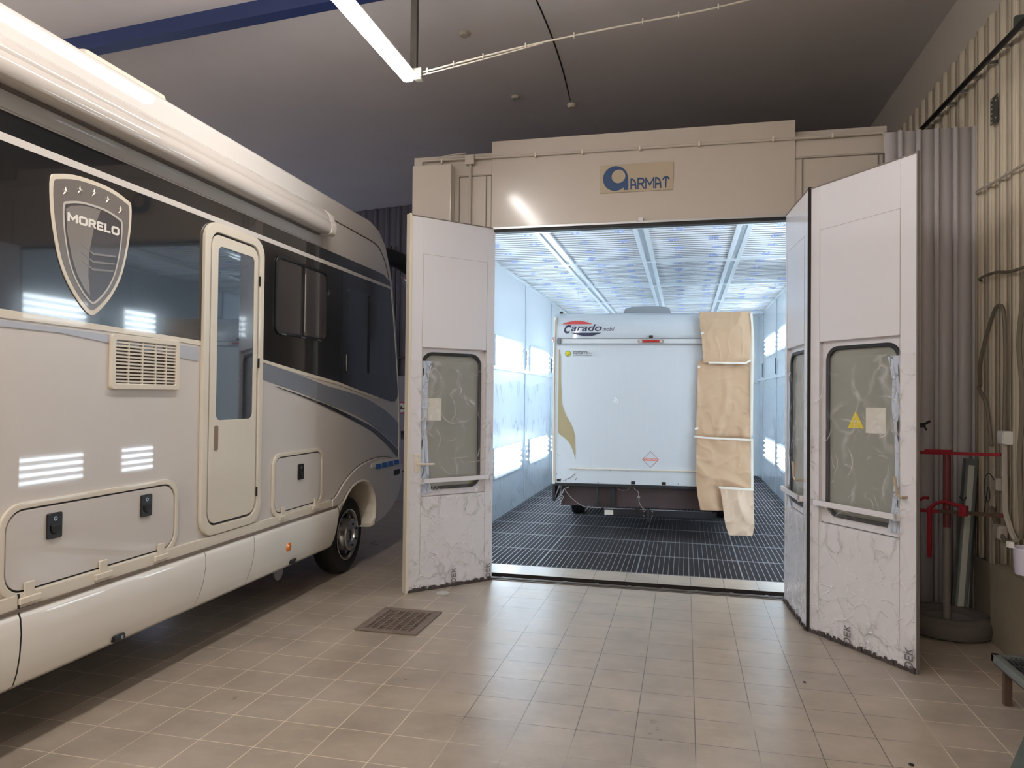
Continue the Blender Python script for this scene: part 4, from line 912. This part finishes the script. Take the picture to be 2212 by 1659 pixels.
# ================================================================== STRIP LIGHTS
def strip(y0, y1, label, x=-1.985):
    c = (x, (y0 + y1) / 2, 4.07)
    r = empty('strip_light', c, 0, label, 'strip light', 'strip lights in one row under the ceiling')
    h = (y1 - y0) / 2
    f = MB(lambda u, v, w_: (u, w_, v)); f.prism([(-.032, .022), (.032, .022), (.032, .04), (.022, .05), (-.022, .05), (-.032, .04)], -h, h)
    f.build('housing', white_p, r)
    f = MB(lambda u, v, w_: (u, w_, v)); f.prism([(-.040, .020), (-.052, .0), (-.052, -.02), (-.040, -.042), (-.022, -.052), (.022, -.052), (.040, -.042), (.052, -.02), (.052, .0), (.040, .020)], -h + .02, h - .02)
    f.build('diffuser', lamp_m, r, bevel=.004)
    return r
strip(3.45, 5.0, 'bright white strip light at the top of the picture, beside the hanging post')
for k, y in enumerate((1.2, -1.1, -3.4, -5.7, -8.0, -10.3)): strip(y, y + 1.5, 'assumed unseen white strip light of the middle row, %s from the hanging post' % ('second', 'third', 'fourth', 'fifth', 'sixth', 'seventh')[k])  # unseen rest of the row, assumed from reflections and the hall's ambient light
for k, y in enumerate((-2.2, -4.6, -7.0, -9.4)): strip(y, y + 1.5, 'added unseen strip light right of the middle row, %s from the booth' % ('first', 'second', 'third', 'fourth')[k], -.9)  # row added behind the camera to raise the ambient light
for k, y in enumerate((2.5, 0, -2.5, -5.5, -8.5)): strip(y, y + 1.5, 'added unseen strip light behind the motorhome, %s from the back wall' % ('first', 'second', 'third', 'fourth', 'fifth')[k], -6.8)  # unseen row added to brighten the hall and its ceiling
# the end brackets and cables of the first lamp
hp = empty('hanging_post', (-1.975, 5.06, 4.11), 0, 'dark steel post hanging from the ceiling beside the strip light', 'post')
f = MB(); f.box(-.025, .025, -.02, .02, .0, .95); f.build('post', mat('post_dark', rgb(60, 58, 53), .6), hp, bevel=.003)
f = MB(); f.box(-.01, .07, -.035, -.02, -.03, .03); f.prism(circ(.04, .0, .03), -.05, -.03); f.build('cable_bracket', mat('bracket_grey', rgb(150, 148, 140), .5, metal=.4), hp)
def cable(pts, r, m, name, label, cat, smooth=True, clips=0):
    c = Vector(pts[0]); f = MB(lambda x, y, z: (x - c.x, y - c.y, z - c.z)); P = smooth_path(pts, 8) if smooth else pts
    f.tube(P, r, 7); o = f.build(name, m); o.location = c; tag(o, label, cat)
    if clips:
        g = MB(lambda x, y, z: (x - c.x, y - c.y, z - c.z)); n = len(P)
        for k in range(clips):
            p = P[int((k + .5) / clips * (n - 1))]; g.box(p[0] - .004, p[0] + .004, p[1] - .012, p[1] + .012, p[2] - .018, p[2] + .018)
        g.build('clips', m, o)
    return o
cw_m = mat('white_cable', rgb(190, 184, 172), .5)
cable([(-1.93, 5.05, 4.11), (-1.55, 5.05, 4.17), (-1.05, 5.05, 4.24), (-.3, 5.05, 4.315), (.2, 5.05, 4.36), (1.1, 5.05, 4.50), (1.905, 5.05, 4.66)], .0065, cw_m, 'lamp_cable', 'white cable with clips running right from the strip light', 'cable', clips=11)
g = MB(lambda x, y, z: (x + 1.93, y - 5.05, z - 4.11)); g.tube(smooth_path([(-1.93, 5.05, 4.09), (-1.6, 5.05, 4.14), (-1.2, 5.05, 4.205), (-1.0, 5.05, 4.24)]), .005, 6); g.build('second_strand', cw_m, bpy.data.objects['lamp_cable'])
ys = [6.0, 6.3, 6.8, 7.3, 7.9, 8.2, 8.55]
from math import sin
zc = ZC(-1.1) - .006
k_ = (zc - 1.73) / 3.27
WX = lambda x: x * k_
cable([(WX(-1.34), WX(5.55), zc), (WX(-1.249), WX(5.70), zc), (WX(-1.24), WX(5.80), zc), (WX(-1.215), WX(5.841), zc), (WX(-1.20), WX(6.5), zc), (WX(-1.215), WX(7.2), zc), (WX(-1.255), WX(7.93), zc)], .009, black_p, 'ceiling_cable', 'thin black cable on the ceiling ending at a small sensor', 'cable')
f = MB(); f.lathe([(0, -.05), (.035, -.05), (.05, -.02), (.05, 0), (0, 0)], (0, 0, 0), 'z', 16); o = f.build('ceiling_sensor', cream2, loc=(WX(-1.256), WX(8.02), zc)); tag(o, 'small round cream sensor on the dark ceiling at the cable end', 'sensor')
for (px_, py_, lb) in (((-1.93), 6.15, 'round pale ceiling rose left of the black ceiling cable'), (-1.80, 7.6, 'small pale ceiling cap nearer the booth header')):
    f = MB(); f.lathe([(0, -.03), (.04, -.03), (.05, 0), (0, 0)], (0, 0, 0), 'z', 16); o = f.build('ceiling_rose', pvc, loc=(px_ * k_, py_ * k_, ZC(px_ * k_) - .0)); tag(o, lb, 'ceiling rose')

# ================================================================== FLOOR DRAIN
fd = empty('floor_drain', (-2.105, 5.246, 0), 0, 'square rusty cast iron drain grate set in the tiled floor', 'floor drain')
f = MB(); W_, D_ = .24, .29
f.ring([(-W_, -D_), (W_, -D_), (W_, D_), (-W_, D_)], [(-W_ + .035, -D_ + .035), (W_ - .035, -D_ + .035), (W_ - .035, D_ - .035), (-W_ + .035, D_ - .035)], .001, .012); f.build('drain_frame', rust, fd, bevel=.003)
f = MB(); gx0, gy0 = W_ - .037, D_ - .037
nx, ny = 7, 13
for i in range(nx + 1):
    x = -gx0 + i * 2 * gx0 / nx; wdt = .022 if i in (0, nx) else .006; f.box(x - wdt, x + wdt, -gy0, gy0, .002, .010)
for j in range(ny + 1):
    y = -gy0 + j * 2 * gy0 / ny; wdt = .020 if j in (0, ny) else .005; f.box(-gx0, gx0, y - wdt, y + wdt, .002, .0102)
f.build('drain_grate', rust, fd)
f = MB(); f.box(-gx0, gx0, -gy0, gy0, .0005, .0015); f.build('drain_shade_sheet', mat('pit_shade_black', rgb(16, 13, 11), .9), fd)  # flat dark sheet on the uncut floor paints the pit's shade
f = MB(); f.lathe([(0, .002), (.055, .002), (.06, .006), (.055, .014), (.0, .012)], (0, 0, 0), 'z', 32)
cm = mat('clear_plastic', rgb(220, 220, 218), .08, alpha=.35, coat=1); o = f.build('plastic_disc', cm, loc=(-2.037, 6.06, 0)); tag(o, 'small clear round plastic disc lying under the left door leaf', 'disc')
for (x, y, r, lb) in ((1.055, 3.83, .014, 'black pebble of debris on the tiles nearest the camera'), (.72, 4.77, .009, 'tiny dark debris crumb on the tiles before the booth')):
    f = MB(); f.lathe([(0, 0), (r, .001), (r * .8, .006), (0, .008)], (0, 0, 0), 'z', 7); o = f.build('debris', black_p, loc=(x, y, 0)); tag(o, lb, 'debris')
f = MB(); f.lathe([(0, 0), (.012, .001), (.009, .008), (0, .01)], (0, 0, 0), 'z', 7); o = f.build('debris', white_p, loc=(1.36, 3.65, 0)); tag(o, 'small white crumb lying on a tile joint at the right', 'debris')

# ================================================================== RIGHT CORNER
cp_ = corrugated('partition_sheet', part_m, 'x', 1.60, 2.31, .02, 3.945, 6.56, .136, -.03, flat=.70, ramp=.08)
tag(cp_, 'grey corrugated steel sheet standing beside the booth', 'corrugated sheet')
f = MB(); f.box(2.318, 2.36, 6.60, 6.62, .6, 3.75); o = f.build('timber_batten', wood); tag(o, 'brown timber batten visible behind the grey corrugated sheet', 'batten')
f = MB(); f.box(2.285, 2.305, 6.53, 6.55, 2.66, 2.73); f.box(2.285, 2.305, 6.53, 6.55, 3.33, 3.41); o = f.build('sheet_clip', bronze); tag(o, 'rusty clips on the edge of the grey corrugated sheet', 'clip')
# black pipe with clips
bp = empty('wall_pipe', (2.17, 6.0, 4.25), 0, 'black pipe on brackets running along the top of the right wall', 'pipe')
f = MB(); f.tube([(0, -1.8, -.035), (0, 2.2, .07)], .022, 10); f.build('pipe', black_p, bp)
for k in range(14): MB().box(-.01, .085, -1.6 + k * .28, -1.585 + k * .28, -.045 + k * .007, -.02 + k * .007).build('pipe_bracket', silver, bp)
f = MB(); f.box(-.01, .09, -.46, -.42, .0, .09); f.build('pipe_hanger', green, bp)
# perforated bracket
f = MB(lambda x, y, z: (z, x, y)); f.prism(rr(-.065, .065, -.10, .10, .004), 0, .003); o = f.build('perforated_plate', mat('plate_grey', rgb(92, 92, 86), .5, metal=.5), loc=(2.222, 6.07, 3.895)); tag(o, 'grey perforated metal plate fixed on the cream wall', 'bracket')
f = MB(lambda x, y, z: (z, x, y))
for i in range(6): f.prism(circ(.035, -.085 + i * .034, .007, 8), -.001, 0)
for z in (-.07, .06): f.prism(circ(-.035, z, .007, 8), -.001, 0)
f.build('holes', cream2, o)
# conduits and boxes on the right wall
X1 = 2.205
cable([(2.30, 6.49, 3.345), (X1, 6.35, 3.36), (X1, 6.1, 3.345), (X1, 5.7, 3.33), (X1, 5.2, 3.31)], .010, pvc, 'wall_conduit', 'upper grey conduit entering behind the corrugated sheet, on spacers', 'conduit', clips=5)
cable([(2.30, 6.45, 2.665), (X1, 6.28, 2.67), (X1, 6.0, 2.67), (X1, 5.7, 2.63), (X1, 5.2, 2.63)], .011, pvc_d, 'wall_conduit', 'middle bent grey conduit entering behind the corrugated sheet', 'conduit')
cable([(X1, 6.06, 1.40), (X1, 6.12, 1.6), (X1, 6.17, 1.72), (X1, 6.30, 1.82), (X1 + .03, 6.36, 1.86), (X1, 6.28, 2.0), (X1, 6.17, 2.20), (X1, 6.02, 2.38), (X1, 5.93, 2.42), (X1, 5.86, 2.38), (X1, 5.83, 2.25), (X1, 5.82, 1.98), (X1, 5.84, 1.52)], .014, pvc_d, 'wall_hose', 'looped grey hose arching over the wall above the switch box', 'hose')
cable([(X1, 5.55, 2.6), (X1, 5.54, 2.45), (X1, 5.61, 2.12), (X1, 5.55, 1.75), (X1, 5.60, 1.33), (X1, 5.57, .92), (X1, 5.58, .80)], .016, pvc_d, 'wall_hose', 'rightmost grey hose running down the wall to the bucket', 'hose')
cable([(X1, 5.84, 1.44), (X1, 5.83, 1.1), (X1, 5.82, .95), (X1, 5.72, .82), (X1, 5.66, .78)], .020, pvc, 'wall_pipe', 'clipped grey pipe running down from the upper white box', 'pipe', clips=4)
cable([(2.26, 6.20, .93), (2.23, 6.12, .92), (X1, 6.0, .86), (X1, 5.9, .78), (X1, 5.8, .745), (X1, 5.70, .76)], .016, pvc_d, 'wall_pipe', 'grey pipe curving out from behind the sheet above the plinth', 'pipe')
for y0, z0, hh, ww, lb in ((5.84, 1.47, .095, .11, 'upper white junction box on the right wall'), (5.95, 1.13, .09, .10, 'middle beige junction box with a thin wire loop'), (5.92, .79, .10, .09, 'lower beige junction box above the concrete plinth')):
    f = MB(); f.box(-.03, .03, -ww / 2, ww / 2, -hh / 2, hh / 2); o = f.build('junction_box', white_p if z0 > 1.4 else pvc, bevel=.006, loc=(2.21, y0, z0)); tag(o, lb, 'junction box')
    f = MB(); f.box(-.034, -.03, -ww / 2 + .01, ww / 2 - .01, -hh / 2 + .01, hh / 2 - .01); f.build('cover', white_p if z0 > 1.4 else pvc, o)
cable([(2.17, 5.92, 1.16), (2.16, 5.98, 1.20), (2.16, 6.06, 1.16), (2.16, 6.07, 1.05), (2.16, 6.0, .99), (2.16, 5.97, 1.05), (2.16, 6.0, 1.1), (2.16, 6.04, 1.0), (2.16, 6.08, .89), (2.16, 6.08, .87)], .003, black_p, 'antenna_wire', 'thin black wire with a plug dangling in a loop from the junction box', 'wire')
# drying stand on a tyre
ps = empty('panel_stand', (1.916, 6.09, 0), math.radians(-38), 'red clamp stand on a post set in an old car tyre', 'panel stand')
f = MB(); f.lathe([(.19, .02), (.25, .0), (.295, .02), (.315, .07), (.305, .12), (.26, .15), (.21, .148), (.19, .11), (.195, .06)], (0, 0, 0), 'z', 48); f.build('tyre', mat('dusty_tyre', rgb(92, 86, 80), .85, bump=.2, bscale=30), ps)
f = MB(); f.lathe([(0, .09), (.05, .09), (.06, .07), (.13, .075), (.16, .11), (.19, .11), (.195, .06), (0, .05)], (0, 0, 0), 'z', 40); f.build('wheel_disc', mat('dusty_disc', rgb(104, 98, 92), .7, var=.2), ps)
f = MB(); f.tube([(0, 0, .08), (0, 0, .78)], .027, 16); f.build('post', mat('post_grey', rgb(124, 116, 110), .5, var=.2), ps)
f = MB(); f.tube([(0, 0, .76), (0, 0, 1.34)], .0265, 16); f.build('upper_post', mat('worn_red', rgb(112, 52, 56), .5, var=.5, vscale=8), ps)
FX = lambda x: (x - 1.93)
SQ = lambda x, y, z: (x * .92, y, z + (.055 if z < 1.1 else .03) * x)
f = MB(SQ); f.box(-.26, .39, -.03, -.005, 1.322, 1.346); f.box(-.16, .04, -.032, -.003, 1.336, 1.36); f.build('upper_bar', red_p, ps, bevel=.002)
f = MB(SQ); f.box(-.26, .41, -.045, -.020, .885, .910); f.build('lower_bar', red_p, ps, bevel=.002)
f = MB(SQ); f.box(-.05, .40, -.0455, -.0195, .8845, .9105); f.build('bar_bare_part', bronze, ps)
f = MB(SQ); f.box(-.225, -.20, -.05, -.03, .68, .97); f.tube([(-.21, -.04, .96), (-.16, -.04, .995), (-.12, -.04, .995)], .012, 6); f.build('clamp_arm', red_p, ps, bevel=.002)
f = MB(SQ); f.box(-.125, -.095, -.06, -.035, .55, .93); f.tube([(-.11, -.045, .92), (-.06, -.045, .96), (.0, -.045, .975), (.08, -.045, .955), (.14, -.045, .95)], .014, 6); f.build('clamp_arm', red_p, ps, bevel=.002)
f = MB(SQ); f.box(.11, .165, -.065, -.01, .875, .95); f.build('clamp_block', red_p, ps, bevel=.004)
f = MB(SQ); f.tube([(.135, -.04, .95), (.135, -.04, .985)], .005, 6); f.tube([(.11, -.04, 1.015), (.135, -.04, .985), (.16, -.04, 1.015)], .006, 6); f.build('wing_screw', dark_met, ps)
f = MB(SQ); f.tube([(-.245, -.02, 1.31), (-.24, -.02, 1.55)], .013, 8); f.box(-.29, -.16, -.035, -.005, 1.525, 1.56); f.box(-.29, -.22, -.035, -.005, 1.33, 1.36); f.tube([(-.17, -.02, 1.545), (-.12, -.02, 1.575)], .010, 6); f.tube([(-.17, -.02, 1.54), (-.145, -.02, 1.505)], .008, 6); f.tube([(-.24, -.02, 1.55), (-.245, -.02, 1.6)], .006, 6); f.build('upper_clamp', mat('clamp_dark', rgb(64, 60, 66), .5, metal=.4), ps)
f = MB(SQ); f.tube([(-.28, -.03, .895), (-.32, -.03, .89)], .014, 6); f.build('bar_screw', black_p, ps)
# leaning metal profiles
def profile(x0, y0, x1, y1, z1, w_, m, label, dz=0):
    r = empty('metal_profile', (x0, y0, .0), 0, label, 'metal profile')
    a = Vector((0, 0, .0)); b = Vector((x1 - x0, y1 - y0, z1)); d = (b - a).normalized(); sx = Vector((1, 0, 0)); sx = (sx - d * sx.dot(d)).normalized(); ny = d.cross(sx)
    f = MB(lambda u, v, t: tuple(a + sx * u + ny * v + d * t)); Lh = (b - a).length
    f.box(-w_, -w_ + .006, -.03, .03, 0, Lh); f.box(w_ - .006, w_, -.03, .03, 0, Lh); f.box(-w_, w_, -.03, -.024, 0, Lh); f.build('channel', m, r)
    f = MB(lambda u, v, t: tuple(a + sx * u + ny * v + d * t)); f.box(-w_ * .55, w_ * .35, .012 * -1 - .030, -.030, .02, Lh - .05); f.build('face_strip', mat('profile_light', rgb(196, 200, 192), .5, metal=.3), r)
    return r
profile(2.06, 6.30, 2.19, 6.42, 1.27, .045, galv, 'galvanised metal profile with a pale face leaning on the corrugated sheet')
profile(2.13, 6.38, 2.225, 6.50, 1.22, .035, mat('galv_dark', rgb(76, 78, 74), .5, metal=.4), 'darker metal profile leaning right behind the pale one')
# bucket
bk = MB(); bk.lathe([(.055, -.16), (.09, -.16), (.10, -.02), (.105, .0), (.10, .004), (.092, -.01), (.082, -.15), (0, -.15)], (0, 0, 0), 'z', 32)
o = bk.build('plastic_bucket', mat('translucent_plastic', rgb(214, 210, 226), .35, alpha=.8), loc=(2.10, 5.16, .815)); tag(o, 'white plastic bucket hanging on the wall at the right edge', 'bucket')
f = MB(); f.box(.09, .12, -.01, .01, -.10, -.02); f.box(-.13, -.10, -.004, .03, .0, .035); f.build('bucket_lug', white_p, o)
# low bench at the right edge
bn = empty('work_bench', (1.95, 4.55, 0), 0, 'low metal bench with mesh top cut by the right edge', 'bench')
f = MB(); O = (1.95, 4.55, 0)
BF = lambda x, y, z: (x - 1.95, y - 4.55, z)
bl, br_, by0, by1, bz = 1.735, 2.135, 3.95, 4.78, .27
f = MB(BF)
f.box(bl, bl + .035, by0, by1, bz - .045, bz); f.box(br_ - .035, br_, by0, by1, bz - .045, bz); f.box(bl, br_, by1 - .035, by1, bz - .045, bz); f.box(bl, br_, by0, by0 + .035, bz - .045, bz); f.build('frame', galv, bn, bevel=.003)
f = MB(BF)
for i in range(14): x = bl + .035 + i * .025; f.box(x, x + .003, by0 + .03, by1 - .03, bz - .014, bz - .006)
for i in range(8): y = by0 + .05 + i * .1; f.box(bl + .03, br_ - .03, y, y + .003, bz - .014, bz - .006)
f.build('mesh_top', silver, bn)
f = MB(BF); f.box(bl + .01, br_ - .01, by0 + .01, by1 - .01, bz - .06, bz - .05); f.build('tray', mat('tray_dark', rgb(52, 50, 54), .6), bn)
for x, y in ((bl + .06, by1 - .06 - .0), (br_ - .06, by1 - .06), (bl + .06, by0 + .05), (br_ - .06, by0 + .05)):
    f = MB(BF); f.box(x - .02, x + .02, y - .02, y + .02, 0, bz - .04); f.build('leg', bronze, bn, bevel=.002)
# dark green stand foot in the lower right corner
gs = empty('green_stand', (1.60, 3.75, 0), 0, 'dark green metal stand leg in the bottom right corner', 'stand')
f = MB(); d0 = Vector((-.22, .0, 0))
f.tube([(-.16, -.02, .0), (.10, .25, .30), (.34, .50, .58)], .038, 4); f.build('leg', green, gs, bevel=.003)
f = MB(); f.tube([(.20, .38, .44), (.24, .40, .49)], .014, 8); f.build('bolt', silver, gs)

# ================================================================== BACK LEFT CORNER
f = MB(); f.box(-.55, .55, -.2, 0, -.45, .45); o = f.build('electrical_cabinet', mat('cabinet_grey', rgb(150, 148, 160), .5), loc=(-4.55, 11.34, 1.585), bevel=.01); tag(o, 'grey electrical cabinet on the wall behind the motorhome front', 'cabinet')
f = MB(lambda u, v, w_: (u, -w_, v)); f.ring(circ(.06, -.07, .10), circ(.06, -.07, .078), .2, .203); f.build('warning_sign_ring', mat('sign_red', rgb(190, 40, 90), .5), o)
f = MB(lambda u, v, w_: (u, -w_, v)); f.prism(circ(.06, -.07, .078), .2, .202); f.prism([], 0, 0) if 0 else None; f.build('warning_sign_face', white_p, o)
f = MB(lambda u, v, w_: (u, -w_, v)); f.prism([(.0, -.09), (.12, -.09), (.12, -.075), (.07, -.075), (.06, -.04), (.05, -.04), (.04, -.075), (.0, -.075)], .203, .204); f.build('warning_symbol', black_p, o)
f = MB(); f.box(-.5, .6, -.25, 0, 0, 1.0); o = f.build('storage_cabinet', mat('cabinet_pale', rgb(150, 148, 158), .5), loc=(-4.55, 11.33, .0), bevel=.01); tag(o, 'pale low cabinet standing below the electrical cabinet', 'cabinet')
f = MB(); f.box(-.5, .6, -.255, -.25, .48, .50); f.build('door_gap', black_p, o)
f = MB()
for x in (-4.98, -4.90): f.tube([(x, 11.86, 2.03), (x, 11.86, 4.2)], .02, 8)
f.tube([(-5.2, 11.84, 2.35), (-4.3, 11.84, 2.33)], .02, 8)
c0 = (-4.9, 11.86, 2.03); f.v = [(a - c0[0], b - c0[1], c - c0[2]) for a, b, c in f.v]
o = f.build('wall_piping', mat('dark_pipe', rgb(60, 58, 66), .5), loc=(-4.70, 11.30, 2.03)); tag(o, 'dark pipes rising on the back wall above the electrical cabinet', 'pipes')
f = MB(); f.ring([(-.35, -2.15), (.5, -2.15), (.5, 2.15), (-.35, 2.15)], [(-.29, -2.09), (.44, -2.09), (.44, 2.09), (-.29, 2.09)], 0, .06); f.v = [(a, -c, b) for a, b, c in f.v]
o = f.build('door_1', mat('frame_grey', rgb(96, 94, 104), .6), loc=(-4.2, 11.36, 2.16)); struct(o)
f = MB(); f.box(-.29, .44, -.02, 0, -2.09, 2.09); f.build('door_panel', mat('door_lilac', rgb(124, 122, 134), .6), o)
